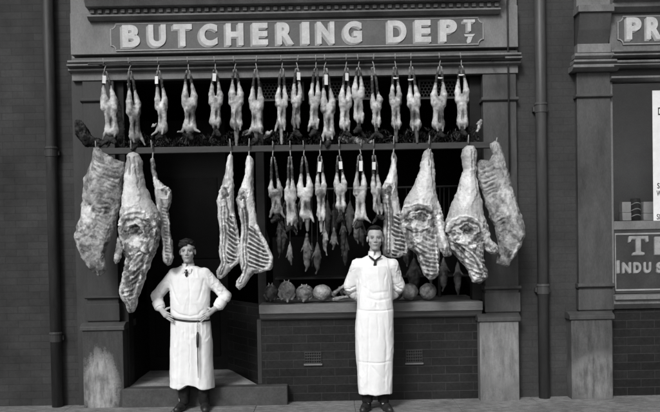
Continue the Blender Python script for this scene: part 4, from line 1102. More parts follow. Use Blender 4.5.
def head_field(g, c, yaw=0., tilt=0., sc=1.0, lean=0., ch=None):
    """adds a head whose chin is at c; features face the street (-y)"""
    ca, sa = math.cos(yaw), math.sin(yaw); ct, st = math.cos(tilt), math.sin(tilt)
    def T(x, y, z):
        x, y = x * ca - y * sa, x * sa + y * ca
        x, z = x * ct + (z - .1) * st, -x * st + (z - .1) * ct + .1
        return (c[0] + x * sc, c[1] + y * sc, c[2] + z * sc)
    E = lambda x, y, z, a, b, d, k=.012, cut=False: g.ell(T(x, y, z), (a * sc, b * sc, d * sc), k * sc, cut, rot=-tilt)
    Cc = lambda p, q, ra, rb, k=.006, ys=1., cut=False: g.cap(T(*p), T(*q), ra * sc, rb * sc, k * sc, ys, cut)
    E(0, .012, .150, .073, .094, .076)
    E(0, -.022, .100, .057, .068, .078, .02)
    E(0, -.040, .045, .037, .044, .038, .02)
    E(0, -.060, .016, .020, .020, .016, .014)
    for sg in (-1, 1):
        Cc((sg * .040, -.005, .057), (sg * .018, -.05, .014), .018, .012, .014)
        E(sg * .040, -.058, .086, .020, .018, .016, .014)
    Cc((-.036, -.078, .128), (.036, -.078, .128), .0085, .0085, .010)
    for sg in (-1, 1):
        E(sg * .029, -.094, .112, .0165, .014, .0105, .007, True)
        E(sg * .029, -.0735, .111, .0125, .0125, .0115, .002)
    Cc((0, -.082, .124), (0, -.101, .084), .0065, .0090, .007)
    for sg in (-1, 1): E(sg * .0105, -.092, .078, .0068, .0085, .0060, .005)
    Cc((-.019, -.080, .0545), (.019, -.080, .0545), .0048, .0048, .006, 1.3); E(0, -.0865, .0555, .013, .007, .0045, .005)
    E(0, -.085, .0455, .015, .0075, .0052, .005)
    Cc((-.02, -.093, .0505), (.02, -.093, .0505), .0016, .0016, .002, 1., True)
    for sg in (-1, 1):
        E(sg * .072, .008, .100, .0090, .017, .028, .006); E(sg * .086, -.003, .104, .004, .009, .018, .004, True)
    Cc((0, .034, .06), (0, .040, -.06), .043, .050, .012)
    return T
def face_tone(V, T, tone, brow=.09, sc=1.0):
    def w(p, r, soft=.5, el=(1, 1, 1)):
        d = np.sqrt((((V - np.array(T(*p))) / np.array(el)) ** 2).sum(1)); return np.clip((r * sc * (1 + soft) - d) / (r * sc * soft), 0, 1)
    def put(tone, m, t): return tone * (1 - m) + t * m
    for sg in (-1, 1):
        tone = put(tone, .60 * w((sg * .030, -.084, .1155), .010, .9, (1.6, 1, .9)), .12)  # shade of the eye socket painted into the skin tone
        tone = put(tone, .9 * w((sg * .029, -.086, .1115), .0042, .4, (2.2, 1.5, .8)), .30)
        tone = put(tone, w((sg * .029, -.086, .1115), .0044, .4), .02)
        for k in range(4): tone = put(tone, .95 * w((sg * (.018 + .008 * k), -.084, .1175 - .0006 * k * k * .5), .0034, .5, (1.4, 2, .7)), .05)
        for k in range(5): tone = put(tone, .75 * w((sg * (.014 + .0075 * k), -.086, .1300 + (.0022 if 0 < k < 4 else 0)), .0042, .6, (1.3, 2.5, .75)), brow)
        tone = put(tone, .7 * w((sg * .0085, -.101, .0725), .0030, .5), .05)
    for k in range(-4, 5): tone = put(tone, .75 * w((k * .0048, -.088, .0505 - abs(k) * .0002), .0026, .6, (1, 3, .7)), .06)
    for k in range(-3, 4):
        tone = put(tone, .35 * w((k * .0048, -.09, .0555), .0040, .6, (1, 3, .8)), .18); tone = put(tone, .28 * w((k * .0045, -.09, .0455), .0042, .6, (1, 3, .9)), .2)
    return tone

def hand(g, W, K, spreadv, curl, s, L=.085, thumb=None):
    """wrist W, knuckle centre K, vector along the knuckle row, finger end offsets"""
    W, K = Vector(W), Vector(K); sv = Vector(spreadv)
    g.cap(W, K, .026, .030, .01, .62)
    ends = []
    for i in range(4):
        q = (i - 1.5); b = K + sv * q * .0225
        g.cap(tuple(W + (K - W) * .45 + sv * q * .008), tuple(b), .013, .0094, .003)
        l = L * (.86, 1.0, .95, .78)[i]
        d1 = (Vector(curl[0]).normalized() + sv * q * .12).normalized(); d2 = (Vector(curl[1]).normalized() + sv * q * .09).normalized()
        m = b + d1 * l * .5; e = m + d2 * l * .5
        g.cap(tuple(b), tuple(m), .0088, .0080, .0006); g.cap(tuple(m), tuple(e), .0080, .0062, .001)
    if thumb:
        a, b, c = [Vector(p) for p in thumb]
        g.cap(tuple(a), tuple(b), .0135, .0115, .006); g.cap(tuple(b), tuple(c), .0112, .0088, .003)

# ---- left man
YL = ground_depth(192, 409.5)
FL = Frame(191, 409.5, YL); s = FL.s
man = thing('person', 'young man with hands on hips in belted white smock, standing before the doorway step', 'person'); FL.place(man)
TB = -.0    # body depth
g = Field((FL(144, 0)[0], -.20, -.005), (FL(237, 0)[0], .17, FL(0, 236)[2]), .0033)
head_c = FL(188.2, 261.8, -.005)
T = head_field(g, (head_c[0], -.005, head_c[2]), yaw=.05, tilt=-.04, sc=1.04)
g.cap(FL(188.5, 262, .04), FL(189, 272, .03), .045, .055, .02)
g.loft([(FL(0, 272)[2], FL(189, 0)[0], .03, .10, .07), (FL(0, 300)[2], FL(190, 0)[0], .02, .14, .085), (FL(0, 330)[2], FL(190.5, 0)[0], .02, .14, .085), (FL(0, 350)[2], FL(190.5, 0)[0], .02, .13, .08)], .02)
for kx, ax in ((184, 183), (201, 204)):
    g.cap(FL(kx, 340, .02), FL(ax, 400, .02), .07, .045, .02); g.cap(FL(ax, 400, .02), FL(ax, 405, -.01), .03, .018, .01)
# arms: shoulder, elbow, wrist
g.cap(FL(172, 274, .03), FL(154.5, 297, .05), .045, .038, .02); g.cap(FL(154.5, 297, .05), FL(162.5, 308.5, -.03), .036, .027, .01)
g.cap(FL(206, 273, .03), FL(227, 297, .05), .045, .038, .02); g.cap(FL(227, 297, .05), FL(216, 308, -.03), .036, .027, .01)
hand(g, FL(162.0, 308, -.045), FL(168.6, 313.2, -.122), (-.30, -.10, .95), ((1, -.20, -.48), (.95, -.04, -.52)), s, thumb=(FL(165, 310, -.06), FL(168.5, 307.5, -.05), FL(171.5, 306.5, -.03)))
hand(g, FL(216.6, 307, -.045), FL(209.6, 312.6, -.126), (.32, -.10, .95), ((-1, -.18, -.58), (-.85, -.04, -.70)), s, thumb=(FL(213, 309, -.06), FL(210, 307, -.05), FL(207.5, 306, -.03)))
V, Fc = g.mesh(); V = relax(V, Fc, 1, .35)
tone = .44 + .04 * fbm(V, 30, 3, 4); tone = face_tone(V, T, tone, .08)
npmesh('body', V, Fc, M['skin'], man, tone)
# hair: side parting, fringe swept towards our left
hg = Field((head_c[0] - .11, -.14, head_c[2] + .05), (head_c[0] + .11, .14, head_c[2] + .29), .0038)
Eh = lambda x, y, z, a, b, c_, k=.012, cut=False: hg.ell(T(x, y, z), (a, b, c_), k, cut)
Eh(0, .020, .158, .083, .098, .080)
Eh(-.012, -.050, .200, .058, .050, .026, .02); Eh(-.058, -.040, .165, .022, .042, .032, .012)
Eh(.040, -.035, .196, .036, .045, .026, .015)
hg.ell(T(.016, -.105, .108), (.058, .070, .078), .004, True); hg.ell(T(0, -.060, .06), (.12, .06, .070), .006, True); hg.ell(T(0, -.02, .01), (.12, .12, .095), .006, True)
Eh(-.024, -.086, .176, .034, .012, .016, .008); Eh(-.046, -.072, .160, .020, .016, .020, .008); Eh(.010, -.082, .192, .026, .014, .010, .010)
V, Fc = hg.mesh(); N = vnormals(V, Fc)
V = V + N * (fbm(V, 45, 4, 8, (.6, .3, 1.7))[:, None] * .0065)
npmesh('hair', V, Fc, M['hair'], man, .022 * (1 + 1.0 * fbm(V, 70, 4, 8, (.4, .3, 1.8))))
# smock
sg_ = Field((FL(143, 0)[0], -.20, FL(0, 390)[2]), (FL(238, 0)[0], .20, FL(0, 258)[2]), .0050)
rows = [(265.5, 189, .03, 8.5, .066), (268, 189, .028, 13, .080), (271.5, 189, .025, 17.2, .092), (277, 189.5, .02, 19.8, .108), (288, 190, .012, 20, .120), (302, 190.5, .005, 19.6, .122), (313, 190.5, .005, 19.5, .120), (317.5, 190.5, .005, 19.4, .117), (323, 191, .005, 20.0, .122), (340, 191.5, .005, 20.8, .128), (365, 191.5, .01, 21.4, .130), (388, 192, .012, 22.0, .132)]
sg_.loft([(FL(0, r[0])[2], FL(r[1], 0)[0], r[2], r[3] * s, r[4]) for r in rows], .012, 2.4)
sg_.cap(FL(174, 274.2, .03), FL(156, 296, .05), .060, .053, .03, 1.1); sg_.cap(FL(156, 296, .05), FL(159.5, 303.5, -.0), .053, .046, .014)
sg_.cap(FL(204.5, 273.2, .03), FL(225.5, 296, .05), .060, .053, .03, 1.1); sg_.cap(FL(225.5, 296, .05), FL(220.3, 302.5, -.0), .053, .046, .014)
sg_.cap(FL(159.2, 303.2, -.005), FL(160.6, 306.0, -.018), .051, .047, .003); sg_.cap(FL(220.4, 302.4, -.005), FL(219.2, 304.8, -.018), .051, .047, .003)
for (p_, q_), nm in (((FL(157.6, 301.0, .01), FL(161.0, 307.0, -.026)), 'cuff'), ((FL(222.2, 300.2, .01), FL(218.8, 306.0, -.026)), 'cuff')):
    p_, q_ = Vector(p_), Vector(q_); MB().tube([p_, p_ + (q_ - p_) * .04, p_ + (q_ - p_) * .96, q_], [.052, .0585, .0545, .050], 24).build(nm, M['cloth'], man, smooth=True)
# open neck
sg_.ell(FL(188.3, 260, -.01), (.050, .075, .050), .006, True)
V, Fc = sg_.mesh(); V = relax(V, Fc, 2)
u, v = FL.pix(V)
hem = FL(0, 1)[2] - FL(0, 0)[2]
low = v > 380
V[:, 2] = np.where(low, V[:, 2] + (v - 380) / 8 * (5.0 * np.exp(-((u - 191.5) / 8.0) ** 2) + 1.0 * (u < 180)) * s, V[:, 2])
N = vnormals(V, Fc)
ang = np.arctan2(V[:, 0] - FL(191.5, 0)[0], -(V[:, 1]))
fl_ = np.clip((v - 330) / 55, 0, 1)
V = V + N * ((.006 * np.sin(ang * 7 + 1.2 + .8 * fbm(V, 5, 2, 3)) * fl_ * (v > 320))[:, None])
fo = [([(172, 279), (176, 292), (180, 303)], 1.3, -.006), ([(206, 277), (203, 290), (200, 300)], 1.3, -.006), ([(166, 284), (160, 292), (156, 293)], 1.0, -.009), ([(170, 288), (163, 297), (155, 301)], .9, -.008), ([(213, 283), (219, 291), (224, 291)], 1.0, -.009), ([(209, 287), (217, 297), (226, 299)], .9, -.008),
      ([(190, 268), (192, 290), (191, 314)], .8, -.004), ([(183, 320), (181, 350), (180, 384)], 1.6, -.006), ([(201, 324), (204, 350), (204, 384)], 1.5, -.005), ([(174, 308), (182, 313), (194, 315)], 1.0, -.006), ([(206, 307), (200, 313), (192, 315)], 1.0, -.005), ([(191.5, 322), (192, 350), (192, 378)], .6, -.005),
      ([(172, 316), (190, 318.5), (209, 318)], 1.2, -.010), ([(176, 322), (178, 332), (177, 345)], 1.1, -.005), ([(196, 322), (197, 330), (199, 342)], 1.0, -.005), ([(186, 322), (187, 330), (186, 338)], .9, -.004)]
V = folds(V, N, u, v, fo, 41)
npmesh('smock', V, Fc, M['cloth'], man)
def band_around(F, rows, px0, px1, py_fn, h, thick, name, mat, parent, cxp, cy, aw, bd, n_=40, a0=None, a1=None):
    """flat strap following an ellipse round the waist, front half"""
    m = MB(); a0 = -math.pi / 2 if a0 is None else a0; a1 = math.pi / 2 if a1 is None else a1
    rows_ = []
    for i in range(n_ + 1):
        t = a0 + (a1 - a0) * i / n_
        x = F(cxp, 0)[0] + aw * math.copysign(abs(math.sin(t)) ** (2 / 2.4), math.sin(t)); y = cy - bd * abs(math.cos(t)) ** (2 / 2.4)
        px = x / F.s + F.px; z = F(0, py_fn(px))[2]
        ox, oy = math.sin(t), -math.cos(t)
        rows_.append([(x, y, z - h / 2), (x, y, z + h / 2), (x + ox * thick, y + oy * thick, z + h / 2), (x + ox * thick, y + oy * thick, z - h / 2)])
    for r in rows_: m.v += r
    for i in range(n_):
        for q in range(4):
            a = i * 4 + q; b = i * 4 + (q + 1) % 4; m.f.append((a, b, b + 4, a + 4))
    m.f += [(3, 2, 1, 0), tuple(n_ * 4 + q for q in range(4))]
    return m.build(name, M[mat], parent)
belt = band_around(FL, None, 171, 211, lambda px: 316.6 + (px - 171) * .075 - .004 * (px - 190) ** 2 + 1.2, .020, .006, 'belt', 'leather', man, 190.5, .005, 19.7 * s, .121)
# sharpening steel hanging on a chain from the belt
xs_ = FL(200.3, 0)[0]
st = MB().tube([(xs_, -.136, FL(0, 330)[2]), (xs_, -.150, FL(0, 333)[2]), (xs_, -.150, FL(0, 341)[2]), (xs_, -.148, FL(0, 345)[2])], [.008, .014, .013, .010], 10).build('sharpening_steel', M['leather'], None, smooth=True)
st.location = FL.loc; st.rotation_euler = man.rotation_euler
tag(st, 'long butcher\'s sharpening steel hanging from the left man\'s belt', 'sharpening steel')
MB().tube([(xs_, -.148, FL(0, 345.1)[2]), (xs_ + .002, -.148, FL(0, 360)[2]), (xs_ + .004, -.146, FL(0, 375)[2])], [.0055, .0055, .002], 8).build('rod', M['iron'], st, smooth=True)
ch = MB()
for i in range(7):
    z = FL(0, 320.5 + i * 1.55)[2]; ch.tube([(xs_ + (.0055 * math.cos(a) if i % 2 else 0), -.140 + (0 if i % 2 else .0055 * math.cos(a)), z + .0095 * math.sin(a)) for a in [2 * math.pi * k / 8 for k in range(9)]], .0018, 5)
ch.build('chain', M['steel'], st)
# collar and tie
def collar(F, cx, cy, py, r, h, man_, pts=True):
    m = MB(); n_ = 28; rowsv = []
    for i in range(n_ + 1):
        t = -math.pi * .94 + math.pi * 1.88 * i / n_; x = math.sin(t); y = math.cos(t)   # open at the front
        rowsv.append((x, y, t))
    Vv = []
    c = F(cx, py, cy)
    for x, y, t in rowsv:
        f = abs(t) / math.pi; top_ = h * (1.0 - .15 * f)
        for rr_, zz in ((r, 0), (r * .94, top_), (r * .97, top_ + .002), (r * 1.07, 0)): Vv.append((c[0] + x * rr_, c[1] + y * rr_ * 1.05, c[2] + zz - .02 * f * (zz < .01)))
    m.v = Vv
    for i in range(n_):
        for q in range(4):
            a = i * 4 + q; b = i * 4 + (q + 1) % 4; m.f.append((a, b, b + 4, a + 4))
    m.f += [(3, 2, 1, 0), tuple(n_ * 4 + q for q in range(4))]
    m.build('collar', M['paper'], man_, smooth=False)
    return c
c = collar(FL, 188.3, .022, 266.6, .063, .040, man)
y0_ = c[1] - .086
w_ = MB().poly([(c[0] - .026, c[2] - .012), (c[0] - .003, c[2] - .055), (c[0] - .045, c[2] - .058), (c[0] - .052, c[2] - .01)], y0_ - .012, y0_ + .01)
w_.build('collar_wing', M['paper'], man, bevel=.002)
MB().poly([(c[0] + .026, c[2] - .012), (c[0] + .052, c[2] - .01), (c[0] + .045, c[2] - .058), (c[0] + .003, c[2] - .055)], y0_ - .012, y0_ + .01).build('collar_wing', M['paper'], man, bevel=.002)
tz = c[2] - .022; tx0 = c[0] + .001
MB().poly([(tx0 - .011, tz + .004), (tx0 - .008, tz - .016), (tx0 + .008, tz - .016), (tx0 + .011, tz + .004)], y0_ - .034, y0_ - .014).build('tie_knot', M['tie'], man, bevel=.004)
MB().poly([(tx0 - .007, tz - .017), (tx0 - .015, tz - .058), (tx0 + .001, tz - .074), (tx0 + .014, tz - .056), (tx0 + .007, tz - .017)], y0_ - .030, y0_ - .016).build('tie', M['tie'], man, bevel=.004)
MB().poly([(tx0 - .022, tz - .019), (tx0 - .021, tz - .029), (tx0 - .010, tz - .030), (tx0 - .009, tz - .018)], y0_ - .036, y0_ - .0305).build('tie_wing', M['tie'], man, bevel=.002)
MB().poly([(tx0 + .009, tz - .018), (tx0 + .010, tz - .030), (tx0 + .021, tz - .034), (tx0 + .022, tz - .024)], y0_ - .036, y0_ - .0305).build('tie_wing', M['tie'], man, bevel=.002)
# trousers and shoes
def trousers(F, legs, top, bot, man_, yy=.02, seed=1):
    tg = Field((F(min(l[0] for l in legs) - 10, 0)[0], -.12, F(0, bot + 1)[2]), (F(max(l[0] for l in legs) + 10, 0)[0], .16, F(0, top - 2)[2]), .006)
    for x0_, x1_, r0, r1 in legs: tg.cap(F(x0_, top, yy), F(x1_, bot - 2, yy + .005), r0, r1, .004, 1.15)
    tg.A[:, :, :2] = 1
    V, Fc = tg.mesh(); N = vnormals(V, Fc)
    V = V + N * (.005 * fbm(V, 14, 3, seed, (1, 1, 1.6)))[:, None]
    npmesh('trousers', V, Fc, M['trouser'], man_)
def shoe(F, ax, ty, dx, man_, scale=1.0, yb=.02, zb_=0.0):
    g = Field((F(ax, 0)[0] - .13, -.27, zb_ - .004), (F(ax, 0)[0] + .13, .13, zb_ + .14), .0048)
    x = F(ax, 0)[0]; q = scale
    g.cap((x, yb + .035, zb_ + .035), (x + dx * .45, yb - .07 * q, zb_ + .036), .040, .042, .02, 1.0)
    g.cap((x + dx * .45, yb - .07 * q, zb_ + .030), (x + dx, yb - .165 * q, zb_ + .026), .043, .034, .02, 1.0)
    g.cap((x, yb + .02, zb_ + .05), (x, yb + .015, zb_ + .10), .042, .045, .02, 1.1)
    g.A[:, :, :1] = 1
    zz = g.ax[2].reshape(1, 1, -1); g.A = np.maximum(g.A, (zb_ + .006 - zz)).astype(np.float32)
    V, Fc = g.mesh(); N = vnormals(V, Fc); V = V + N * (.0018 * fbm(V, 30, 3, 5))[:, None]
    o = npmesh('shoe', V, Fc, M['leather'], man_)
trousers(FL, [(184, 183.6, .068, .052), (202, 204.2, .068, .052)], 376, 404, man, seed=3)
shoe(FL, 183, 0, -.035, man); shoe(FL, 204.6, 0, .03, man)

# ---- right man
YR = ground_depth(375, 409.9)
FR = Frame(375, 409.9, YR); s = FR.s
man2 = thing('person', 'tall man with hands behind his back in long white apron, standing before the window sill', 'person'); FR.place(man2)
g = Field((FR(340, 0)[0], -.19, -.005), (FR(410, 0)[0], .24, FR(0, 220)[2]), .0042)
hc = FR(374.8, 249.3)
T = head_field(g, (hc[0], -.005, hc[2]), yaw=-.03, tilt=.0, sc=1.05)
g.cap(FR(374.5, 251, .04), FR(374.5, 262, .03), .045, .055, .02)
g.loft([(FR(0, 262)[2], FR(374.5, 0)[0], .03, .10, .07), (FR(0, 290)[2], FR(374.5, 0)[0], .02, .13, .08), (FR(0, 345)[2], FR(374.5, 0)[0], .02, .13, .08)], .02)
for kx, ax in ((367, 367.5), (382, 383.5)):
    g.cap(FR(kx, 335, .02), FR(ax, 398, .02), .068, .045, .02); g.cap(FR(ax, 398, .02), FR(ax, 403, -.01), .03, .018, .01)
g.cap(FR(356, 264, .03), FR(350, 291, .09), .045, .036, .02); g.cap(FR(350, 291, .09), FR(362, 302, .17), .034, .026, .01)
g.cap(FR(393, 264, .03), FR(400, 290, .09), .045, .036, .02); g.cap(FR(400, 290, .09), FR(388, 302, .17), .034, .026, .01)
hand(g, FR(362, 302, .175), FR(371, 305, .185), (-.2, .0, .95), ((1, .1, -.3), (1, -.1, -.1)), s)
hand(g, FR(388, 302, .185), FR(379, 305, .205), (.2, .0, .95), ((-1, .1, -.3), (-1, -.1, -.1)), s)
V, Fc = g.mesh(); V = relax(V, Fc, 1, .35)
tone = .42 + .04 * fbm(V, 30, 3, 4); tone = face_tone(V, T, tone, .06)
npmesh('body', V, Fc, M['skin'], man2, tone)
hg = Field((hc[0] - .11, -.14, hc[2] + .05), (hc[0] + .11, .14, hc[2] + .29), .0038)
Eh = lambda x, y, z, a, b, c_, k=.012, cut=False: hg.ell(T(x, y, z), (a, b, c_), k, cut)
Eh(0, .022, .158, .082, .098, .080); Eh(0, -.040, .208, .054, .050, .024, .014)
hg.ell(T(0, -.100, .118), (.057, .070, .074), .004, True); hg.ell(T(0, -.065, .06), (.12, .06, .075), .006, True); hg.ell(T(0, -.02, .01), (.12, .12, .095), .006, True)
V, Fc = hg.mesh(); N = vnormals(V, Fc); V = V + N * (fbm(V, 60, 3, 9, (1, .3, 1))[:, None] * .0025)
npmesh('hair', V, Fc, M['hair'], man2, .018 * (1 + .8 * fbm(V, 60, 3, 9, (1.5, .3, 1))))
# jacket
jg = Field((FR(338, 0)[0], -.20, FR(0, 350)[2]), (FR(411, 0)[0], .26, FR(0, 248)[2]), .0050)
rows = [(255, 374.5, .03, 8, .064), (257.5, 374.5, .028, 12.5, .078), (261, 374.5, .025, 17, .090), (266, 374.5, .02, 19.8, .106), (280, 374.5, .015, 18.8, .116), (300, 374.8, .01, 17.6, .116), (320, 374.8, .01, 17.8, .12), (348, 374.5, .01, 18.0, .12)]
jg.loft([(FR(0, r[0])[2], FR(r[1], 0)[0], r[2], r[3] * s, r[4]) for r in rows], .012, 2.4)
for sx, sgn in ((357.5, -1), (392, 1)):
    ex = 350.5 if sgn < 0 else 398.8
    jg.cap(FR(sx, 264.8, .03), FR(ex, 286, .085), .066, .064, .03, 1.1); jg.cap(FR(ex, 286, .085), FR(ex + (-1 * sgn) * 4, 294, .12), .060, .050, .014); jg.cap(FR(ex - sgn * 4, 293, .12), FR(ex - sgn * 12, 300, .16), .050, .046, .014)
jg.ell(FR(374.5, 249, -.01), (.050, .075, .052), .006, True)
V, Fc = jg.mesh(); V = relax(V, Fc, 2); N = vnormals(V, Fc); u, v = FR.pix(V)
fo = [([(359, 268), (357, 280), (357, 292)], 1.2, -.008), ([(391, 268), (393.5, 280), (393, 292)], 1.2, -.008), ([(345, 288), (350, 289), (356, 285)], .9, -.009), ([(346, 293), (351, 293), (357, 290)], .8, -.008), ([(394, 284), (399, 288), (404, 290)], .9, -.009), ([(393, 289), (398, 293), (402, 296)], .8, -.008),
      ([(350, 266), (348, 275), (347, 284)], 1.1, -.005), ([(399, 266), (402, 275), (402, 284)], 1.1, -.005)]
V = folds(V, N, u, v, fo, 51, 374.5, 16.5)
npmesh('jacket', V, Fc, M['cloth'], man2)
# apron: front and sides from chest to ankles
ag = Field((FR(350, 0)[0], -.21, FR(0, 395)[2]), (FR(399, 0)[0], .12, FR(0, 262)[2]), .0050)
rows = [(265, 374.5, .012, 14.0, .110), (272, 374.5, .010, 16.2, .118), (290, 374.5, .008, 17.0, .127), (308, 374.8, .005, 17.9, .134), (310, 374.8, .005, 18.3, .137), (330, 374.3, .005, 19.0, .142), (350, 374.3, .005, 18.6, .142), (375, 374.5, .005, 17.4, .136), (392.5, 374.7, .005, 16.6, .130)]
ag.loft([(FR(0, r[0])[2], FR(r[1], 0)[0], r[2], r[3] * s, r[4]) for r in rows], .012, 2.5)
yy = ag.ax[1].reshape(1, -1, 1)
ag.A = np.maximum(ag.A, yy - .035 + np.zeros_like(ag.A)).astype(np.float32)
V, Fc = ag.mesh(); V = relax(V, Fc, 2); N = vnormals(V, Fc); u, v = FR.pix(V)
ang = np.arctan2(V[:, 0] - FR(374.5, 0)[0], -(V[:, 1] - .03)); fl_ = np.clip((v - 315) / 60, 0, 1)
V = V + N * ((.0055 * np.sin(ang * 6 + .5 + .9 * fbm(V, 4, 2, 13)) * fl_)[:, None])
fo = [([(358, 308.5), (374, 309.6), (393, 308)], .7, -.007), ([(357, 360), (372, 360.6), (392, 360)], .8, -.005), ([(362, 285), (372, 292), (388, 290)], 1.4, -.005), ([(366, 296), (376, 299), (390, 297)], 1.2, -.005), ([(368, 312), (368, 340), (367, 390)], 1.0, -.005), ([(383, 315), (386, 345), (385, 388)], 1.3, -.005),
      ([(360, 318), (361, 340), (361, 380)], 1.2, -.005), ([(376, 312), (378, 324), (377, 338)], .9, -.004), ([(371, 363), (378, 372), (384, 378)], 1.2, -.004), ([(363, 270), (366, 280), (368, 288)], 1.2, -.004), ([(386, 270), (384, 280), (383, 288)], 1.2, -.004), ([(375, 301), (376, 304), (377, 307)], 1.2, -.008)]
V = folds(V, N, u, v, fo, 61, 374.5, 60)
npmesh('apron', V, Fc, M['apron'], man2)
c = collar(FR, 374.5, .022, 255.0, .062, .046, man2)
y0_ = c[1] - .074
MB().poly([(c[0] - .020, c[2] + .004), (c[0] - .002, c[2] - .034), (c[0] - .040, c[2] - .046), (c[0] - .050, c[2] - .004)], y0_ - .010, y0_ + .012).build('collar_wing', M['paper'], man2, bevel=.002)
MB().poly([(c[0] + .020, c[2] + .004), (c[0] + .050, c[2] - .004), (c[0] + .040, c[2] - .046), (c[0] + .002, c[2] - .034)], y0_ - .010, y0_ + .012).build('collar_wing', M['paper'], man2, bevel=.002)
# dark tie running under the collar wings to a knot
kz = c[2] - .048
tm = MB()
tm.poly([(c[0] - .060, kz + .056), (c[0] - .064, kz + .040), (c[0] - .004, kz - .010), (c[0] + .002, kz + .010)], y0_ - .026, y0_ - .012)
tm.build('tie_band', M['tie'], man2, bevel=.003)
MB().poly([(c[0] + .060, kz + .056), (c[0] - .002, kz + .010), (c[0] + .004, kz - .010), (c[0] + .064, kz + .040)], y0_ - .0265, y0_ - .0125).build('tie_band', M['tie'], man2, bevel=.003)
MB().poly([(c[0] - .014, kz + .012), (c[0] - .011, kz - .014), (c[0] - .018, kz - .046), (c[0] - .001, kz - .066), (c[0] + .014, kz - .044), (c[0] + .011, kz - .014), (c[0] + .014, kz + .012)], y0_ - .042, y0_ - .022).build('tie', M['tie'], man2, bevel=.004)
trousers(FR, [(366.5, 367.5, .068, .056), (383, 383.6, .068, .056)], 380, 402, man2, seed=5)
shoe(FR, 367, 0, -.045, man2); shoe(FR, 384.4, 0, .045, man2)

# ------------------------------------------------------------------ goods on the sill and inside the window
def lump(name, label, cat, px, py0, py1, w, Y, seed, grp=None, tone=.22, kind='ball', asp=1.0):
    F = Frame(px, py1, Y); s = F.s; h = (py1 - py0) * s; wd = w * s
    t = thing(name, label, cat, (0, 0, 0), grp); F.place(t)
    g = Field((-wd * 1.5 - .03, -wd * 1.3 - .03, -.012), (wd * 1.5 + .03, wd * 1.3 + .03, h + .03), .0048)
    if kind == 'ball':
        g.ell((0, 0, h / 2), (wd, wd * .95, h / 2), .01)
    else:   # plucked bird, breast to the street, legs drawn up, neck end down
        g.ell((0, 0, h * .52), (wd * .95, wd * .9, h * .48), .02); g.ell((0, -wd * .45, h * .42), (wd * .62, wd * .55, h * .38), .02)
        for q in (-1, 1):
            g.cap((q * wd * .75, -wd * .2, h * .62), (q * wd * .45, -wd * .75, h * .88), .022, .012, .014)
            g.cap((q * wd * .85, 0, h * .35), (q * wd * .6, -wd * .5, h * .15), .018, .012, .012)
        g.cap((0, -wd * .6, h * .2), (.01 * (seed % 3 - 1), -wd * 1.0, -.0 + .012), .020, .010, .012)
    g.A = np.maximum(g.A, (.001 - g.ax[2]).reshape(1, 1, -1)).astype(np.float32)
    V, Fc = g.mesh(); N = vnormals(V, Fc); V = V + N * (.007 * fbm(V, 14, 4, seed))[:, None]
    tn = tone * (1 + .55 * fbm(V, 10, 4, seed + 1) + .35 * fbm(V, 50, 3, seed))
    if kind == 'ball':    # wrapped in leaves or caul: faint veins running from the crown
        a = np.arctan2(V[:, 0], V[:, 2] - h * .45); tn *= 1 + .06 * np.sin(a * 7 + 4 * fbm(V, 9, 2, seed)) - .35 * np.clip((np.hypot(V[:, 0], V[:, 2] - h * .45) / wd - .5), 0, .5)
    npmesh('carcass' if kind != 'ball' else 'flesh', V, Fc, M['game'], t, tn)
    if kind != 'ball':
        for q in (-1, 1):
            MB().tube([(q * wd * .4, -wd * .78, h * .88), (q * wd * .2, -wd * .9, h * 1.0), (q * wd * .28, -wd * 1.0, h * 1.08)], [.009, .006, .004], 6).build('foot', M['carton'], t, smooth=True)
    return t
YS = .06
lump('plucked_bird', 'small dim plucked bird at the left end of the sill', 'poultry', 271, 284, 301.8, 6.5, .16, 1, 'plucked birds on the sill', .10, 'bird')
lump('plucked_bird', 'pale plucked bird with neck pointing down over the sill, second from the left', 'poultry', 287, 281, 302.2, 8.6, -.0, 2, 'plucked birds on the sill', .24, 'bird')
lump('plucked_bird', 'plucked bird trussed tight beside the smooth round one on the sill', 'poultry', 304.5, 285, 301.5, 9.0, .05, 3, 'plucked birds on the sill', .19, 'bird')
lump('joint', 'round pale joint lying right of the plucked birds on the sill', 'joint of meat', 322, 284.6, 301.2, 9.8, .04, 4, 'round joints on the sill', .22)
lump('joint', 'small low round joint peeping out right beside the apron of the tall man', 'joint of meat', 396, 289, 300, 6.5, .1, 5, 'round joints on the sill', .16)
lump('joint', 'round joint half hidden by the tall man\'s elbow', 'joint of meat', 409.5, 283.3, 300.2, 8.4, .05, 6, 'round joints on the sill', .20)
lump('joint', 'round joint at the right end of the row on the sill', 'joint of meat', 428, 283.0, 299.8, 8.6, .05, 7, 'round joints on the sill', .24)
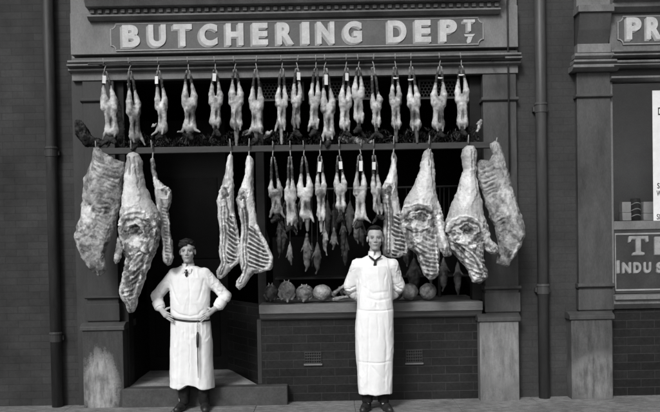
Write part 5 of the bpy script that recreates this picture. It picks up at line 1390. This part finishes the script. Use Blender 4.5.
# pile of trotters left of the tall man
rg = random.Random(5)
lab = ['pale trotter on top of the little heap beside the tall man', 'trotter lying along the sill edge under the others', 'dark trotter leaning left in the heap on the sill', 'short trotter nearest the tall man\'s sleeve', 'slim trotter at the left foot of the heap', 'upright trotter at the back of the heap']
for i, (a, b, r) in enumerate((((335, 292.5), (344, 286), 2.3), ((336, 299), (347, 296.5), 2.2), ((331, 293), (338, 298.5), 2.0), ((344, 291.5), (350, 295.5), 2.2), ((329, 297.8), (334, 299.3), 2.0), ((340, 288), (343, 297), 1.9))):
    F = Frame(a[0], a[1], .0 + .02 * i); s = F.s
    o = thing('trotter', lab[i], 'trotter', (0, 0, 0), 'trotters heaped on the sill'); F.place(o)
    e = F(b[0], b[1], rg.uniform(-.02, .02)); g = Field((min(0, e[0]) - .05, -.06, min(0, e[2]) - .05), (max(0, e[0]) + .05, .06, max(0, e[2]) + .05), .0045)
    g.cap((0, 0, 0), tuple(e), r * s, r * s * .6, .01); g.ell(e, (r * s * .95, r * s * .8, r * s * .8), .008); g.cap(e, (e[0] + .012, e[1] - .02, e[2] - .008), .010, .006, .003)
    V, Fc = g.mesh(); N = vnormals(V, Fc); V = V + N * (.003 * fbm(V, 40, 3, i))[:, None]
    npmesh('flesh', V, Fc, M['game'], o, rg.choice((.12, .3, .2)) * (1 + .6 * fbm(V, 30, 3, i)))
# dim poultry and game hanging further inside the room
ib = P(270, 190, .42); ib2 = P(470, 186, .42)
ir = thing('inner_rail', 'dim iron rail inside the window with game hanging from it', 'rail', ib)
MB().tube([(0, 0, 0), tuple(ib2 - ib)], .012, 8).build('bar', M['iron'], ir, smooth=True)
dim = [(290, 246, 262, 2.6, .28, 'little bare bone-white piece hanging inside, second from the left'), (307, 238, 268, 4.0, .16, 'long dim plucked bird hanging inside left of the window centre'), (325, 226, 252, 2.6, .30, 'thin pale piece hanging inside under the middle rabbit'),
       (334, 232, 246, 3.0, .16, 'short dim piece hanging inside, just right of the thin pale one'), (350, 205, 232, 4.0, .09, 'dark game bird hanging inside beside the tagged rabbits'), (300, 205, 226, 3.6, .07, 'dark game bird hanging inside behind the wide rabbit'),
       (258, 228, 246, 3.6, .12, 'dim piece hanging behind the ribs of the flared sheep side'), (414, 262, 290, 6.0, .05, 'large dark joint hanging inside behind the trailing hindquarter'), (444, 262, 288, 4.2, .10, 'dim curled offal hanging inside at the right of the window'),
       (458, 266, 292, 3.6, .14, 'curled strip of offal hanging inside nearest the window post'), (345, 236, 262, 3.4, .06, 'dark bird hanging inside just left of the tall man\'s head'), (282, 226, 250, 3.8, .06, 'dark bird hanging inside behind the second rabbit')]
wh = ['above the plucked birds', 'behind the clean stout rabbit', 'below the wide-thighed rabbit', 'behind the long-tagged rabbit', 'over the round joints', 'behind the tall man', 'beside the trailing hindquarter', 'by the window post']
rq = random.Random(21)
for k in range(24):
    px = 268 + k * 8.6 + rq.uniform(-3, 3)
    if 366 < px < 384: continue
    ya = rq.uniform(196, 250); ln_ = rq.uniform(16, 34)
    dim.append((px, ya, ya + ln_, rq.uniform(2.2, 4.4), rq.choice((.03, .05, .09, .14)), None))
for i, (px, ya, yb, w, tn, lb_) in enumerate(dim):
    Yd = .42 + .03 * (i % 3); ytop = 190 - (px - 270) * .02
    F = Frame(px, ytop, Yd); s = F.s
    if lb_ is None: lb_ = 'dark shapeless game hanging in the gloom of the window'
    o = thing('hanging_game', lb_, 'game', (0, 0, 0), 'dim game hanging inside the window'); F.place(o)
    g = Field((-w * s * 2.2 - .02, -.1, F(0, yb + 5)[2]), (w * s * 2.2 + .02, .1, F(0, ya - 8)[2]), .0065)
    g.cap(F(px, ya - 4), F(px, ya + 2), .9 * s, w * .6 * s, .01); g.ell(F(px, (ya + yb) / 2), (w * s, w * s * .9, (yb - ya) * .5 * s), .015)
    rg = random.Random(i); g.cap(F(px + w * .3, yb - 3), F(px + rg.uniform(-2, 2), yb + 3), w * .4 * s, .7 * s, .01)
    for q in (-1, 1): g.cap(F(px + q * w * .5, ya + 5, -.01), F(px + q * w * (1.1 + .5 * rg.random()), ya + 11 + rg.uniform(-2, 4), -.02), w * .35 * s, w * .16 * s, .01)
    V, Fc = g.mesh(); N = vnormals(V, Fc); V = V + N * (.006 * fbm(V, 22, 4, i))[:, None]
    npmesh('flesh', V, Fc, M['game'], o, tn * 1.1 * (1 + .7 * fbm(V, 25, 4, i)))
    MB().tube([(0, 0, .012), F(px, ya - 5)], .003, 5).build('string', M['iron'], o)
# evergreen dressing along the top of the beam
vs = []; fs = []; rg = random.Random(9)
for i in range(3800):
    px = rg.uniform(118, 480); cl = .5 + .5 * math.sin(px * .21) * math.sin(px * .073 + 1)
    if rg.random() > .35 + .6 * cl: continue
    hgt = rg.random() ** 1.2 * (7 + 10 * cl); py = brow(px) - 2 - hgt
    c = P(px, py, -.30 + rg.uniform(-.06, .16)); a = Euler((rg.uniform(0, 6), rg.uniform(0, 6), rg.uniform(0, 6))).to_matrix(); L = rg.uniform(.012, .03); b = len(vs)
    for p in ((-L, 0, 0), (0, -L * .35, .004), (L, 0, 0), (0, L * .35, .004)): vs.append(tuple(c + a @ Vector(p)))
    fs.append((b, b + 1, b + 2, b + 3))
m = MB(); m.v = vs; m.f = fs
o = m.build('evergreen_garland', M['leaf']); tag(o, 'dark evergreen sprigs laid along the top of the beam behind the rabbits', 'garland', kind='stuff')
# dark furred hare and feathered bird at the left end, pale tray behind the rabbits
def furry(label, cat, name, px, py, pts, Y, tones, seed):
    F = Frame(px, py, Y); s = F.s; o = thing(name, label, cat); F.place(o)
    U = [p[0] for p in pts]; W = [p[1] for p in pts]; mr = max(p[2] for p in pts) + 3
    g = Field((F(min(U) - mr, 0)[0], -.13, F(0, max(W) + mr)[2]), (F(max(U) + mr, 0)[0], .13, F(0, min(W) - mr)[2]), .006)
    for a, b in zip(pts[:-1], pts[1:]):
        if a[2] == 0 or b[2] == 0: continue
        g.cap(F(a[0], a[1]), F(b[0], b[1]), a[2] * s, b[2] * s, .015)
    V, Fc = g.mesh(); N = vnormals(V, Fc); V = V + N * (.009 * fbm(V, 40, 4, seed))[:, None]
    npmesh('fur', V, Fc, M['fur'], o, tones[0] + (tones[1] - tones[0]) * np.clip(.5 + fbm(V, 22, 4, seed), 0, 1)); return o
furry('dark furred hare stretched at the left end above the beam', 'hare', 'hare', 80, 124, [(79, 124, 4), (82, 132, 6.5), (88, 141, 5.5), (98, 143, 4), (108, 141, 2.5)], -.34, (.01, .05), 1)
furry('long dim grey-furred hind leg hanging between the first two rabbits of the upper row', 'hare', 'hare', 119, 104, [(118.5, 102, 1.3), (119.5, 115, 2.2), (120.5, 130, 3.6), (120, 141, 3.0)], -.28, (.03, .16), 2)
furry('mottled pale bundle lying on the beam behind the middle rabbits', 'bundle', 'game_bundle', 340, 138, [(341, 139, 2.5), (350, 140.5, 4.2), (360, 142, 4.2), (370, 142, 2.5)], -.30, (.08, .42), 3)
for i, (px, py, w, lb_) in enumerate(((246, 133, 3.2, 'curled pale scrap left of the seventh rabbit'), (268, 135, 4.0, 'round mottled scrap right of the seventh rabbit'), (154, 126, 2.2, 'bright slanting scrap beside the third rabbit'), (129, 85, 1.6, 'tiny white feather scrap between the first two rabbits'), (479, 126, 2.0, 'bright pointed scrap hanging right of the last rabbit'))):
    furry(lb_ + ' of the upper row', 'scrap', 'meat_scrap', px, py, [(px - w, py + w * .6, w * .35), (px, py - w * .3, w * .6), (px + w, py - w, w * .3)] if i != 4 else [(477, 131, 1.0), (479, 127, 1.6), (481, 121.5, 1.4), (477, 124, .8)], -.36, (.15, .55), 10 + i)
